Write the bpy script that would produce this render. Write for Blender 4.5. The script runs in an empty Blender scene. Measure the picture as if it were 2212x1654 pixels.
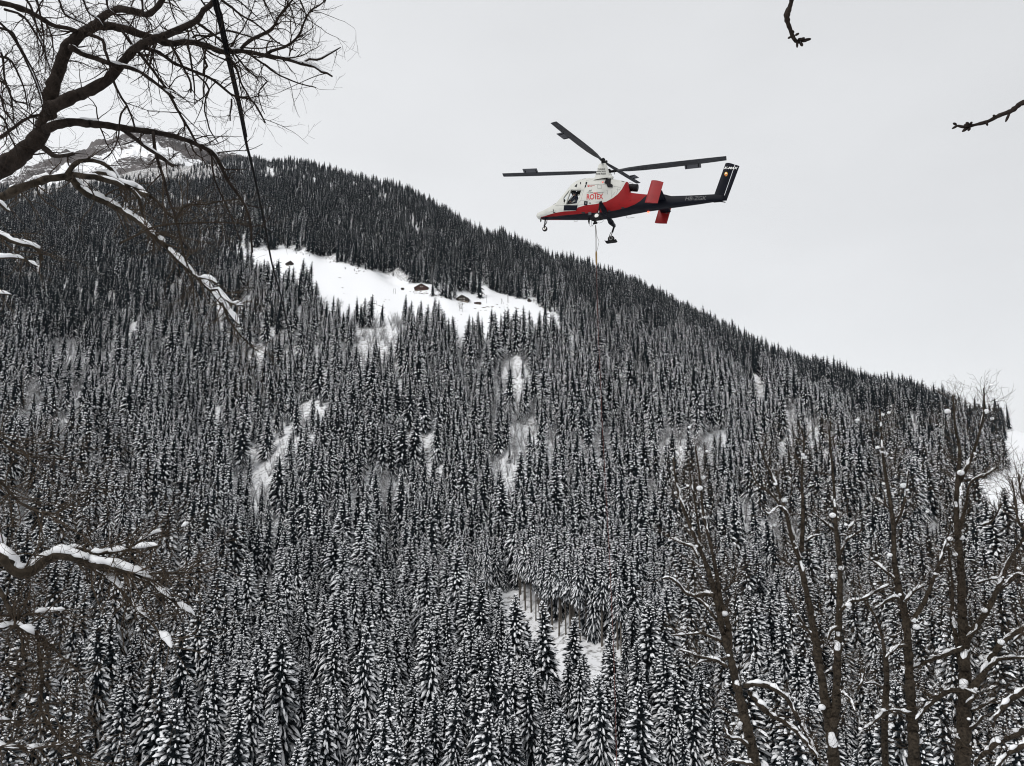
import bpy, bmesh, math, random
import numpy as np
from mathutils import Vector, Matrix
from mathutils.bvhtree import BVHTree

SC = bpy.context.scene
COL = SC.collection
RAD = math.radians

# ------------------------------------------------------------------ camera
PITCH = RAD(9.0)
FPX = 1671.0                       # focal length in px of the 2212 px wide photograph
CU, CV = 1106.0, 827.0
CP, SP = math.cos(PITCH), math.sin(PITCH)
cam_data = bpy.data.cameras.new('camera')
cam_data.sensor_width = 36.0
cam_data.lens = 36.0 * FPX / 2212.0
cam_data.clip_start = 0.1
cam_data.clip_end = 20000.0
cam = bpy.data.objects.new('camera', cam_data)
COL.objects.link(cam)
cam.location = (0, 0, 0)
cam.rotation_euler = (math.pi / 2 + PITCH, 0, 0)
SC.camera = cam

# ------------------------------------------------------------------ sky: overcast
SUN_EL, SUN_AZ = RAD(50), RAD(-140)          # azimuth from +Y towards +X
w = bpy.data.worlds.new("World")
SC.world = w
w.use_nodes = True
nt = w.node_tree
nt.nodes.clear()
N = nt.nodes.new
out = N('ShaderNodeOutputWorld')
add = N('ShaderNodeAddShader')
bg1, bg2 = N('ShaderNodeBackground'), N('ShaderNodeBackground')
sky = N('ShaderNodeTexSky')
sky.sky_type = 'NISHITA'
sky.sun_disc = False
sky.sun_elevation = SUN_EL
sky.sun_rotation = SUN_AZ
hs = N('ShaderNodeHueSaturation')
hs.inputs['Saturation'].default_value = 0.12
nt.links.new(sky.outputs[0], hs.inputs['Color'])
nt.links.new(hs.outputs[0], bg1.inputs['Color'])
bg1.inputs['Strength'].default_value = 0.05
# the cloud deck: grey white, a little thicker to the right of the view, softly uneven
tc = N('ShaderNodeTexCoord')
dot = N('ShaderNodeVectorMath'); dot.operation = 'DOT_PRODUCT'
dot.inputs[1].default_value = (-0.85, 0.1, 0.52)
nz = N('ShaderNodeTexNoise'); nz.inputs['Scale'].default_value = 2.6
nz.inputs['Detail'].default_value = 5.0; nz.inputs['Roughness'].default_value = 0.5
mp = N('ShaderNodeMapping'); mp.inputs['Scale'].default_value = (1, 1, 2.2)
nt.links.new(tc.outputs['Generated'], dot.inputs[0])
nt.links.new(tc.outputs['Generated'], mp.inputs[0])
nt.links.new(mp.outputs[0], nz.inputs['Vector'])
m1 = N('ShaderNodeMath'); m1.operation = 'MULTIPLY_ADD'
m1.inputs[1].default_value = 0.17; m1.inputs[2].default_value = 0.525
nt.links.new(dot.outputs['Value'], m1.inputs[0])
m2 = N('ShaderNodeMath'); m2.operation = 'MULTIPLY_ADD'
m2.inputs[1].default_value = 0.17
nt.links.new(nz.outputs['Fac'], m2.inputs[0]); nt.links.new(m1.outputs[0], m2.inputs[2])
nt.links.new(m2.outputs[0], bg2.inputs['Strength'])
bg2.inputs['Color'].default_value = (0.965, 0.98, 1.0, 1)
nt.links.new(bg1.outputs[0], add.inputs[0]); nt.links.new(bg2.outputs[0], add.inputs[1])
nt.links.new(add.outputs[0], out.inputs['Surface'])

# ------------------------------------------------------------------ sun through the cloud
sd = bpy.data.lights.new('sun', 'SUN')
sd.energy = 1.2
sd.angle = RAD(25)
sd.color = (1.0, 0.97, 0.93)
sun = bpy.data.objects.new('sun', sd)
COL.objects.link(sun)
sdir = Vector((math.cos(SUN_EL) * math.sin(SUN_AZ), math.cos(SUN_EL) * math.cos(SUN_AZ), math.sin(SUN_EL)))
sun.rotation_euler = sdir.to_track_quat('Z', 'Y').to_euler()
sun.location = (0, -30, 60)

# ------------------------------------------------------------------ exposure
SC.view_settings.view_transform = 'Standard'
SC.view_settings.look = 'None'
SC.view_settings.exposure = 0.0
SC.view_settings.gamma = 1.0
SC.view_settings.use_curve_mapping = False
SC.render.engine = 'CYCLES'
SC.cycles.use_denoising = True
SC.cycles.max_bounces = 8
SC.cycles.diffuse_bounces = 5
SC.cycles.filter_width = 1.1

# ------------------------------------------------------------------ helpers
def tag(o, label=None, cat=None, group=None, kind=None):
    if label: o['label'] = label
    if cat: o['category'] = cat
    if group: o['group'] = group
    if kind: o['kind'] = kind
    return o

def empty(name, loc=(0, 0, 0), parent=None):
    o = bpy.data.objects.new(name, None)
    o.empty_display_size = 0.3
    COL.objects.link(o)
    o.location = loc
    if parent: o.parent = parent
    return o

def link(name, me, parent=None):
    o = bpy.data.objects.new(name, me)
    COL.objects.link(o)
    if parent: o.parent = parent
    return o

class MB:
    """collects vertices and faces; build() makes ONE mesh"""
    def __init__(s):
        s.v, s.f, s.mi = [], [], []
    def add(s, vs, fs, mi=0):
        n = len(s.v)
        s.v.extend([tuple(p) for p in vs])
        s.f.extend([tuple(i + n for i in f) for f in fs])
        s.mi.extend([mi] * len(fs))
    def mesh(s, name, mats, smooth=False):
        me = bpy.data.meshes.new(name)
        me.from_pydata(s.v, [], s.f)
        if not isinstance(mats, (list, tuple)): mats = [mats]
        for m in mats: me.materials.append(m)
        if any(s.mi): me.polygons.foreach_set('material_index', s.mi)
        if smooth: me.polygons.foreach_set('use_smooth', [True] * len(s.f))
        me.update()
        return me
    def build(s, name, mats, parent=None, smooth=False):
        return link(name, s.mesh(name, mats, smooth), parent)
    # shapes
    def box(s, c, d, rot=None):
        x, y, z = d[0] / 2, d[1] / 2, d[2] / 2
        vs = [Vector((a * x, b * y, e * z)) for a in (-1, 1) for b in (-1, 1) for e in (-1, 1)]
        if rot is not None: vs = [rot @ p for p in vs]
        vs = [p + Vector(c) for p in vs]
        s.add(vs, [(0, 1, 3, 2), (4, 6, 7, 5), (0, 4, 5, 1), (2, 3, 7, 6), (0, 2, 6, 4), (1, 5, 7, 3)])
    def prism(s, poly, f0, f1):
        """poly: list of 2d points, f0/f1 turn a 2d point into the two ends"""
        n = len(poly)
        vs = [f0(p) for p in poly] + [f1(p) for p in poly]
        fs = [tuple(range(n - 1, -1, -1)), tuple(range(n, 2 * n))]
        fs += [(i, (i + 1) % n, n + (i + 1) % n, n + i) for i in range(n)]
        s.add(vs, fs)
    def tube(s, pts, rad, n=6, cap=True, sq=None):
        pts = [Vector(p) for p in pts]
        m = len(pts)
        if m < 2: return
        if not isinstance(rad, (list, tuple)): rad = [rad] * m
        vs = []
        t = (pts[1] - pts[0]).normalized()
        a = t.cross(Vector((0, 0, 1)))
        if a.length < 0.05: a = t.cross(Vector((1, 0, 0)))
        a.normalize()
        for i in range(m):
            t = (pts[min(i + 1, m - 1)] - pts[max(i - 1, 0)])
            if t.length < 1e-9: t = Vector((0, 0, 1))
            t.normalize()
            a = (a - t * a.dot(t))
            if a.length < 1e-6: a = t.orthogonal()
            a.normalize()
            b = t.cross(a)
            for k in range(n):
                q = 2 * math.pi * k / n
                vs.append(pts[i] + (a * math.cos(q) + b * math.sin(q)) * rad[i])
        fs = []
        for i in range(m - 1):
            for k in range(n):
                k2 = (k + 1) % n
                fs.append((i * n + k, i * n + k2, (i + 1) * n + k2, (i + 1) * n + k))
        if cap:
            fs.append(tuple(range(n - 1, -1, -1)))
            fs.append(tuple(range((m - 1) * n, m * n)))
        s.add(vs, fs)
    def ball(s, c, r, ax=(1, 1, 1), n=8, m=5, rot=None):
        vs = [Vector((0, 0, -1))]
        for i in range(1, m):
            th = math.pi * i / m
            for k in range(n):
                q = 2 * math.pi * k / n
                vs.append(Vector((math.sin(th) * math.cos(q), math.sin(th) * math.sin(q), -math.cos(th))))
        vs.append(Vector((0, 0, 1)))
        fs = [(0, 1 + (k + 1) % n, 1 + k) for k in range(n)]
        for i in range(m - 2):
            for k in range(n):
                k2 = (k + 1) % n
                fs.append((1 + i * n + k, 1 + i * n + k2, 1 + (i + 1) * n + k2, 1 + (i + 1) * n + k))
        L = len(vs) - 1
        fs += [(L, 1 + (m - 2) * n + k, 1 + (m - 2) * n + (k + 1) % n) for k in range(n)]
        vs = [Vector((p.x * ax[0], p.y * ax[1], p.z * ax[2])) * r for p in vs]
        if rot is not None: vs = [rot @ p for p in vs]
        s.add([p + Vector(c) for p in vs], fs)

def material(name, col, rough=0.6, metal=0.0, var=0.0, scale=8.0, emit=None, bump=0.0, spec=None, coat=0.0):
    m = bpy.data.materials.new(name)
    m.use_nodes = True
    t = m.node_tree
    b = t.nodes['Principled BSDF']
    b.inputs['Base Color'].default_value = (*col, 1)
    b.inputs['Roughness'].default_value = rough
    b.inputs['Metallic'].default_value = metal
    if spec is not None: b.inputs['Specular IOR Level'].default_value = spec
    if coat: b.inputs['Coat Weight'].default_value = coat
    if var or bump:
        c = t.nodes.new('ShaderNodeTexCoord')
        n = t.nodes.new('ShaderNodeTexNoise')
        n.inputs['Scale'].default_value = scale
        n.inputs['Detail'].default_value = 6
        n.inputs['Roughness'].default_value = 0.6
        t.links.new(c.outputs['Object'], n.inputs['Vector'])
        if var:
            r = t.nodes.new('ShaderNodeValToRGB')
            r.color_ramp.elements[0].position = 0.3
            r.color_ramp.elements[1].position = 0.7
            r.color_ramp.elements[0].color = (*[max(0, k * (1 - var)) for k in col], 1)
            r.color_ramp.elements[1].color = (*[min(1, k * (1 + var)) for k in col], 1)
            t.links.new(n.outputs['Fac'], r.inputs[0])
            t.links.new(r.outputs[0], b.inputs['Base Color'])
        if bump:
            bp = t.nodes.new('ShaderNodeBump')
            bp.inputs['Strength'].default_value = bump
            bp.inputs['Distance'].default_value = 0.02
            t.links.new(n.outputs['Fac'], bp.inputs['Height'])
            t.links.new(bp.outputs[0], b.inputs['Normal'])
    if emit:
        b.inputs['Emission Color'].default_value = (*emit[0], 1)
        b.inputs['Emission Strength'].default_value = emit[1]
    return m

M = {}
M['snow'] = material('snow', (0.90, 0.91, 0.93), 0.65, var=0.04, scale=3.0, spec=0.2)
M['needles'] = material('needles', (0.010, 0.014, 0.017), 0.85, var=0.45, scale=0.9, spec=0.1)
M['needles_frost'] = material('frosted_needles', (0.16, 0.17, 0.18), 0.85, var=0.4, scale=0.9, spec=0.1)
M['spruce_bark'] = material('spruce_bark', (0.13, 0.115, 0.10), 0.9, var=0.4, scale=3.0, spec=0.1)
M['twig_frost'] = material('twig_frost', (0.20, 0.195, 0.195), 0.9, var=0.5, scale=1.2, spec=0.1)
M['bark'] = material('bark', (0.024, 0.018, 0.015), 0.9, var=0.55, scale=22.0, bump=0.6, spec=0.15)
M['bark_lit'] = material('bark_lit_lichen', (0.038, 0.030, 0.022), 0.9, var=0.85, scale=16.0, bump=0.6, spec=0.15)  # lighter copy of bark: lit look put into the colour, plus lichen mottling
M['twig_ash'] = material('twig_ash', (0.060, 0.045, 0.032), 0.85, var=0.35, scale=6.0, spec=0.15)
M['twig'] = material('twig', (0.026, 0.018, 0.013), 0.85, var=0.35, scale=6.0, spec=0.15)

def ray(u, v):
    """unit-depth direction through a point of the photograph (2212 px wide)"""
    x, y = (u - CU) / FPX, (CV - v) / FPX
    return Vector((x, CP - SP * y, SP + CP * y))

def P(u, v, d):
    return ray(u, v).normalized() * d
# ------------------------------------------------------------------ noise
def _h(ix, iy, seed):
    n = (ix.astype(np.int64) * 374761393 + iy.astype(np.int64) * 668265263 + seed * 1442695041) & 0xFFFFFFFF
    n = ((n ^ (n >> 13)) * 1274126177) & 0xFFFFFFFF
    n = n ^ (n >> 16)
    return (n & 0xFFFF) / 65535.0

def vnoise(x, y, seed=0):
    ix, iy = np.floor(x), np.floor(y)
    fx, fy = x - ix, y - iy
    fx, fy = fx * fx * (3 - 2 * fx), fy * fy * (3 - 2 * fy)
    a, b = _h(ix, iy, seed), _h(ix + 1, iy, seed)
    c, d = _h(ix, iy + 1, seed), _h(ix + 1, iy + 1, seed)
    return (a * (1 - fx) + b * fx) * (1 - fy) + (c * (1 - fx) + d * fx) * fy

def fbm(x, y, seed=0, octv=4, gain=0.5):
    s, a, t = 0, 1.0, 0
    for o in range(octv):
        s = s + a * vnoise(x * 2 ** o, y * 2 ** o, seed + o * 17)
        t += a
        a *= gain
    return s / t

# ------------------------------------------------------------------ the far valley side, as distances measured on the photograph
# each column: u -> list of (v, horizontal distance in m), from the valley up to the ridge
SKY = [(-700, 470), (-300, 450), (0, 415), (100, 405), (200, 385), (300, 368), (350, 360), (450, 346), (500, 342), (560, 347), (640, 356),
       (720, 370), (800, 402), (870, 418), (900, 433), (950, 458), (1000, 488), (1050, 513), (1100, 534), (1150, 556), (1200, 568),
       (1250, 584), (1300, 602), (1350, 620), (1400, 643), (1450, 670), (1500, 695), (1550, 717), (1600, 742), (1650, 767),
       (1700, 783), (1750, 803), (1800, 819), (1850, 834), (1900, 849), (1950, 853), (2000, 870), (2050, 890), (2100, 905),
       (2150, 916), (2180, 922), (2212, 936), (2400, 1000), (2900, 1100)]
COLS = {
    -700: [(1900, 150), (1361, 272), (1010, 430), (830, 610), (730, 750), (640, 950), (540, 1350), 1900],
    0:    [(1900, 150), (1361, 264), (1000, 430), (800, 600), (700, 740), (620, 910), (510, 1300), 1950],
    300:  [(1900, 150), (1361, 267), (1000, 430), (800, 580), (690, 710), (600, 890), (490, 1280), 1950],
    480:  [(1900, 150), (1361, 269), (1000, 430), (790, 570), (670, 690), (565, 880), (450, 1300), 1900],
    600:  [(1900, 150), (1361, 270), (1000, 430), (780, 565), (640, 670), (541, 860), (440, 1300), 1850],
    800:  [(1900, 150), (1361, 272), (1000, 430), (780, 555), (690, 625), (585, 820), (490, 1180), 1600],
    1000: [(1900, 150), (1361, 272), (1000, 430), (790, 550), (720, 615), (618, 790), (550, 1050), 1400],
    1200: [(1900, 150), (1361, 272), (1000, 430), (800, 550), (725, 620), (655, 770), (606, 1020), 1320],
    1400: [(1900, 150), (1361, 272), (1010, 432), (850, 560), (780, 660), (725, 810), (678, 1050), 1300],
    1600: [(1900, 158), (1361, 284), (1040, 430), (905, 550), (850, 660), (810, 800), (772, 1000), 1250],
    1800: [(1900, 158), (1361, 286), (1080, 420), (970, 540), (920, 650), (885, 780), (850, 970), 1200],
    2000: [(1900, 158), (1361, 288), (1130, 410), (1030, 530), (980, 630), (940, 770), (903, 950), 1120],
    2212: [(1900, 158), (1380, 290), (1190, 405), (1105, 500), (1060, 590), (1010, 720), (970, 870), 1020],
    2900: [(1900, 158), (1420, 292), (1300, 400), (1250, 500), (1200, 600), (1160, 720), (1130, 850), 1000],
}
UG = np.arange(-700, 2901, 4.0)
LD = np.linspace(math.log(2.0), math.log(5200.0), 620)
_cu = np.array(sorted(COLS))
_sk = np.interp(UG, [p[0] for p in SKY], [p[1] for p in SKY])
_V = np.zeros((8, len(UG))); _D = np.zeros((8, len(UG)))
for k in range(8):
    if k < 7:
        _V[k] = np.interp(UG, _cu, [COLS[c][k][0] for c in _cu])
        _D[k] = np.exp(np.interp(UG, _cu, [math.log(COLS[c][k][1]) for c in _cu]))
    else:
        _V[k] = _sk
        _D[k] = np.exp(np.interp(UG, _cu, [math.log(COLS[c][7]) for c in _cu]))
def _smooth(a, n):
    k = np.ones(n) / n
    p = np.pad(a, ((0, 0), (n // 2, n // 2)), mode='edge')
    return np.array([np.convolve(r, k, mode='valid') for r in p])
_V[:7] = _smooth(_V[:7], 41); _D = _smooth(_D, 41)

def v_to_z(u, v, D):
    x, y = (u - CU) / FPX, (CV - v) / FPX
    return D * (SP + CP * y) / np.sqrt(x * x + (CP - SP * y) ** 2)

# elevation tangent on a (u, log distance) grid
TG = np.zeros((len(UG), len(LD)))
Dg = np.exp(LD)
DRIDGE = _D[7]
for i, u in enumerate(UG):
    zk = np.array([v_to_z(u, _V[k, i], _D[k, i]) for k in range(8)])
    dk = _D[:, i]
    # near slope below the viewer, valley floor, then the far side, then down behind the ridge
    zn = zk[0]
    dd = [2.0, 8.0, 40.0, 80.0, 118.0] + list(dk) + [dk[7] * 1.05 + 20, dk[7] * 1.6 + 200, 5200.0]
    zz = [-1.75, -4.9, -24.0, -50.0, zn - 12.0] + list(zk) + [zk[7] + 1.0, zk[7] - 160, zk[7] - 500]
    z = np.interp(Dg, dd, zz)
    kk = np.ones(7) / 7
    zp = np.convolve(np.pad(z, 3, mode='edge'), kk, mode='valid')
    z = np.where((Dg > 15) & (Dg < dk[7] * 0.97), zp, z)
    TG[i] = z / Dg

def _samp(G, u, ld):
    fu = np.clip((u - UG[0]) / 4.0, 0, len(UG) - 1.001)
    fl = np.clip((ld - LD[0]) / (LD[1] - LD[0]), 0, len(LD) - 1.001)
    i, j = fu.astype(int), fl.astype(int)
    a, b = fu - i, fl - j
    return (G[i, j] * (1 - b) + G[i, j + 1] * b) * (1 - a) + (G[i + 1, j] * (1 - b) + G[i + 1, j + 1] * b) * a

def inpoly(u, v, poly):
    u, v = np.asarray(u, float), np.asarray(v, float)
    r = np.zeros(u.shape, bool)
    n = len(poly)
    for i in range(n):
        x1, y1 = poly[i]; x2, y2 = poly[(i + 1) % n]
        if y1 == y2: continue
        c = ((y1 > v) != (y2 > v)) & (u < (x2 - x1) * (v - y1) / (y2 - y1) + x1)
        r ^= c
    return r

MEADOW = [(512, 545), (590, 541), (605, 532), (640, 545), (680, 552), (760, 575), (850, 597), (872, 608), (893, 612), (930, 613), (934, 640), (955, 646), (984, 648), (985, 634), (1014, 634), (1040, 648), (1036, 636),
          (1018, 622), (1045, 618), (1075, 633), (1105, 640), (1138, 650), (1146, 634), (1152, 655), (1210, 688), (1205, 712),
          (1150, 722), (1100, 728), (1060, 728), (1000, 735), (960, 728), (935, 705), (905, 715), (870, 690), (830, 706), (770, 690), (720, 690), (690, 668), (660, 625), (620, 622), (590, 615), (560, 605), (520, 590)]
CLEAR = [(1000, 1280), (1060, 1290), (1110, 1285), (1150, 1300), (1200, 1330), (1260, 1370), (1320, 1405), (1340, 1440), (1345, 1550), (1290, 1565), (1210, 1550), (1150, 1530), (1100, 1460), (1060, 1370)]
RSNOW = [(2108, 925), (2140, 940), (2176, 955), (2184, 900), (2300, 900), (2900, 1060), (2900, 1280), (2280, 1240), (2212, 1205), (2150, 1168), (2110, 1140), (2060, 1100), (2035, 1045), (2080, 1018), (2120, 1036), (2160, 1030), (2176, 1010), (2172, 985), (2150, 960), (2128, 946)]
PATCH = [  # half-open ground seen through the trees
    [(96, 905), (108, 830), (128, 778), (160, 770), (152, 830), (140, 905), (115, 930)],
    [(-20, 1010), (0, 955), (60, 950), (80, 985), (60, 1030), (0, 1040)],
    [(300, 880), (290, 800), (312, 735), (335, 745), (330, 820), (335, 890)],
    [(672, 850), (676, 770), (690, 660), (720, 665), (728, 720), (715, 800), (700, 860)],
    [(1170, 800), (1172, 740), (1185, 705), (1222, 715), (1232, 770), (1215, 815)],
    [(1440, 1010), (1450, 960), (1500, 970), (1550, 1010), (1560, 1045), (1500, 1040)],
    [(1445, 1290), (1440, 1200), (1480, 1200), (1500, 1270), (1500, 1310)],
    [(1065, 745), (1080, 700), (1095, 705), (1095, 790), (1080, 800)],
    [(640, 372), (660, 380), (720, 395), (715, 425), (690, 420), (650, 395)],
    [(576, 360), (592, 365), (600, 405), (588, 408), (578, 385)],
    [(745, 420), (752, 440), (760, 445), (756, 425)],
    [(1960, 1200), (1975, 1170), (2010, 1190), (2030, 1240), (1990, 1250)],
]

def uv_of(x, y, z):
    c = y * CP + z * SP
    return CU + FPX * x / c, CV - FPX * (-y * SP + z * CP) / c

def _blur(a, n, m):
    for ax, q in ((0, n), (1, m)):
        kk = np.ones(q) / q
        a = np.apply_along_axis(lambda r: np.convolve(np.pad(r, q // 2, mode='edge'), kk, mode='valid'), ax, a)
    return a
_ug, _lg = np.meshgrid(UG, LD, indexing='ij')
_x = (_ug - CU) / FPX
_yv = np.zeros_like(_x)
for _ in range(6): _yv = (TG * np.sqrt(_x * _x + (CP - SP * _yv) ** 2) - SP) / CP
_vg = CV - FPX * _yv
_front = np.exp(_lg) < (DRIDGE * 1.05 + 30)[:, None]
CALM = 1 - 0.92 * _blur(((inpoly(_ug, _vg, MEADOW) | inpoly(_ug, _vg, RSNOW)) & _front).astype(float), 15, 9)
_rel = np.exp(_lg) / DRIDGE[:, None]
RIDGEW = np.clip((1.0 - _rel) / 0.3, 0.12, 1) * np.clip((np.exp(_lg) - 200) / 120, 0, 1)

def terr(az, D, rough=True):
    """ground height at azimuth az (rad, +Y towards +X) and horizontal distance D"""
    az, D = np.asarray(az, float), np.asarray(D, float)
    ld = np.log(D)
    u = CU + FPX * np.tan(az) * CP
    for _ in range(5):
        t = _samp(TG, u, ld)
        # camera-space depth per metre of horizontal distance
        c = np.cos(az) * CP + t * SP
        u = CU + FPX * np.sin(az) / np.maximum(c, 0.05)
    z = t * D
    if rough:
        x, y = D * np.sin(az), D * np.cos(az)
        v = CV - FPX * (-np.cos(az) * SP + t * CP) / np.maximum(np.cos(az) * CP + t * SP, 0.05)
        far = np.clip((D - 130) / 120, 0, 1)
        calm = _samp(CALM, u, ld)
        fold = 1 - np.abs(fbm(np.asarray(az) * 9.0 + 0.0012 * D, np.log(D) * 1.6, 23, 3, 0.55) * 2 - 1)
        n = (fbm(x / 70, y / 110, 3, 4) - 0.5) * 0.024 * np.minimum(D, 900) + (fbm(x / 9, y / 9, 9, 3) - 0.5) * 1.6 + (fold - 0.72) * 0.075 * np.minimum(D, 1100) * _samp(RIDGEW, u, ld)
        near = (fbm(x / 3.0, y / 3.0, 31, 3) - 0.5) * 0.5 * np.clip(D / 6 - 0.5, 0, 1)
        z = z + n * far * calm + near * (1 - far)
    return z

def ground_at(u, v):
    """the point of the far slope seen at (u, v) -> Vector, distance, azimuth"""
    r = ray(u, v)
    az, tanel = math.atan2(r.x, r.y), r.z / math.hypot(r.x, r.y)
    d = np.exp(np.linspace(math.log(150), math.log(2600), 500))
    for _ in range(2):
        g = terr(np.full(len(d), az), d) - d * tanel
        k = int(np.argmax(g >= 0)) if (g >= 0).any() else len(d) - 1
        k = max(1, k)
        d = np.linspace(d[k - 1], d[k], 40)
    D = float(d[20])
    return Vector((D * math.sin(az), D * math.cos(az), float(terr(np.array([az]), np.array([D]))[0]))), D, az

# ------------------------------------------------------------------ ground sheet
AZ = np.linspace(RAD(-64), RAD(64), 1150)
DR = np.exp(np.concatenate([np.linspace(math.log(2.0), math.log(180), 60)[:-1], np.linspace(math.log(180), math.log(2300), 330)[:-1], np.linspace(math.log(2300), math.log(5100), 14)]))
A2, D2 = np.meshgrid(AZ, DR, indexing='ij')
Z2 = terr(A2, D2)
X2, Y2 = D2 * np.sin(A2), D2 * np.cos(A2)
def grid_mesh(name, X, Y, Z, mat):
    na, nd = X.shape
    co = np.stack([X, Y, Z], -1).reshape(-1, 3)
    idx = np.arange(na * nd).reshape(na, nd)
    f = np.stack([idx[:-1, :-1], idx[:-1, 1:], idx[1:, 1:], idx[1:, :-1]], -1).reshape(-1, 4)[:, ::-1]
    me = bpy.data.meshes.new(name)
    me.vertices.add(len(co)); me.vertices.foreach_set('co', co.ravel())
    me.loops.add(f.size); me.loops.foreach_set('vertex_index', f.ravel())
    me.polygons.add(len(f)); me.polygons.foreach_set('loop_start', np.arange(len(f)) * 4)
    me.polygons.foreach_set('use_smooth', np.ones(len(f), bool))
    me.update(calc_edges=True)
    me.materials.append(mat)
    return me

def snow_ground(name, rockcol, lo, hi, sc_big, sc_small, cover):
    """snow with stones, brush and bare rock showing through where the ground attribute 'bare' asks for it"""
    m = bpy.data.materials.new(name); m.use_nodes = True
    t = m.node_tree; b = t.nodes['Principled BSDF']
    b.inputs['Roughness'].default_value = 0.7
    b.inputs['Specular IOR Level'].default_value = 0.15
    at = t.nodes.new('ShaderNodeAttribute'); at.attribute_name = 'bare'
    ge = t.nodes.new('ShaderNodeTexCoord')
    n1 = t.nodes.new('ShaderNodeTexNoise'); n1.inputs['Scale'].default_value = sc_small; n1.inputs['Detail'].default_value = 8; n1.inputs['Roughness'].default_value = 0.65
    n2 = t.nodes.new('ShaderNodeTexNoise'); n2.inputs['Scale'].default_value = sc_big; n2.inputs['Detail'].default_value = 4
    mpn = t.nodes.new('ShaderNodeMapping'); mpn.inputs['Scale'].default_value = (1, 1, 2.6)
    t.links.new(ge.outputs['Object'], mpn.inputs[0])
    t.links.new(mpn.outputs[0], n1.inputs['Vector']); t.links.new(ge.outputs['Object'], n2.inputs['Vector'])
    s1 = t.nodes.new('ShaderNodeMath'); s1.operation = 'MULTIPLY_ADD'; s1.inputs[1].default_value = cover
    t.links.new(at.outputs['Fac'], s1.inputs[0]); t.links.new(n1.outputs['Fac'], s1.inputs[2])
    mr = t.nodes.new('ShaderNodeMapRange'); mr.inputs['From Min'].default_value = lo; mr.inputs['From Max'].default_value = hi
    t.links.new(s1.outputs[0], mr.inputs['Value'])
    rc = t.nodes.new('ShaderNodeValToRGB')
    rc.color_ramp.elements[0].color = (*[k * 0.55 for k in rockcol], 1); rc.color_ramp.elements[0].position = 0.3
    rc.color_ramp.elements[1].color = (*[k * 1.3 for k in rockcol], 1); rc.color_ramp.elements[1].position = 0.7
    t.links.new(n2.outputs['Fac'], rc.inputs[0])
    mx = t.nodes.new('ShaderNodeMix'); mx.data_type = 'RGBA'
    mx.inputs[6].default_value = (0.88, 0.89, 0.91, 1)
    t.links.new(mr.outputs[0], mx.inputs[0]); t.links.new(rc.outputs[0], mx.inputs[7])
    t.links.new(mx.outputs[2], b.inputs['Base Color'])
    bp = t.nodes.new('ShaderNodeBump'); bp.inputs['Strength'].default_value = 0.5; bp.inputs['Distance'].default_value = 0.4
    t.links.new(n1.outputs['Fac'], bp.inputs['Height']); t.links.new(bp.outputs[0], b.inputs['Normal'])
    return m

M['slope'] = snow_ground('snowy_slope', (0.10, 0.085, 0.07), 0.62, 0.78, 0.02, 0.35, 0.22)
me = grid_mesh('hillside', X2, Y2, Z2, M['slope'])
u2, v2 = uv_of(X2, np.maximum(Y2, 0.5), Z2)
mead = inpoly(u2, v2, MEADOW) | inpoly(u2, v2, RSNOW)
bare = np.where(mead, -0.55, 0.55 + 0.9 * (fbm(X2 / 60, Y2 / 60, 5, 3) - 0.5))
bare = np.where(D2 < 120, 0.1, bare)
bare = np.where((u2 < 480) & (v2 < 430) & (D2 > 1350), 1.0, bare)
bare = np.where(inpoly(u2, v2, CLEAR), 0.5, bare)
at = me.attributes.new('bare', 'FLOAT', 'POINT')
at.data.foreach_set('value', bare.ravel().astype(np.float32))
tag(link('hillside', me), 'steep snowy mountainside across the valley', kind='structure')

# ------------------------------------------------------------------ the rocky peak behind, upper left
PSKY = [(-700, 430), (-300, 415), (0, 392), (40, 376), (60, 358), (90, 352), (130, 336), (142, 322), (155, 326), (185, 322), (200, 308), (235, 300), (250, 290),
        (262, 287), (300, 281), (340, 280), (370, 284), (395, 300), (430, 316), (460, 330), (520, 338), (620, 360), (800, 420), (900, 470)]
ua = np.linspace(-700, 900, 620)
rows = np.linspace(0, 1.35, 110)
UU, RR = np.meshgrid(ua, rows, indexing='ij')
vs_ = np.interp(UU, [p[0] for p in PSKY], [p[1] for p in PSKY])
vb_ = vs_ + 150
rr = np.minimum(RR, 1.0)
VV = vb_ + (vs_ - vb_) * rr
DD = 2150 + 650 * RR
xx, yy = (UU - CU) / FPX, (CV - VV) / FPX
hh = np.sqrt(xx ** 2 + (CP - SP * yy) ** 2)
PX, PY, PZ = DD * xx / hh, DD * (CP - SP * yy) / hh, DD * (SP + CP * yy) / hh
PZ = PZ - np.maximum(RR - 1.0, 0) * 900
rn = 1 - np.abs(fbm(PX / 95, (PZ + PY * 0.3) / 45, 41, 5, 0.6) * 2 - 1)
crest = np.clip(rr * 1.6, 0, 1)
PZ = PZ + (rn - 0.75) * 44 * crest + (fbm(PX / 20, PY / 20, 47, 4) - 0.5) * 26 * crest
M['rock'] = snow_ground('snowy_rock', (0.10, 0.09, 0.088), 0.56, 0.66, 0.012, 0.075, 0.30)
me = grid_mesh('mountain', PX, PY, PZ, M['rock'])
dzr = np.gradient(PZ, axis=1) / np.maximum(np.gradient(DD, axis=1), 1e-3)
band = np.clip((VV - vs_) / 60, 0, 3)
bare = np.where(band < 0.55, 0.75, np.where(band < 1.0, -0.1, 0.6)) + (fbm(PX / 120, PZ / 40, 51, 4) - 0.5) * 1.3
at = me.attributes.new('bare', 'FLOAT', 'POINT')
at.data.foreach_set('value', bare.ravel().astype(np.float32))
tag(link('mountain', me), 'rocky snow-streaked summit behind the wooded ridge', kind='structure')
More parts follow.
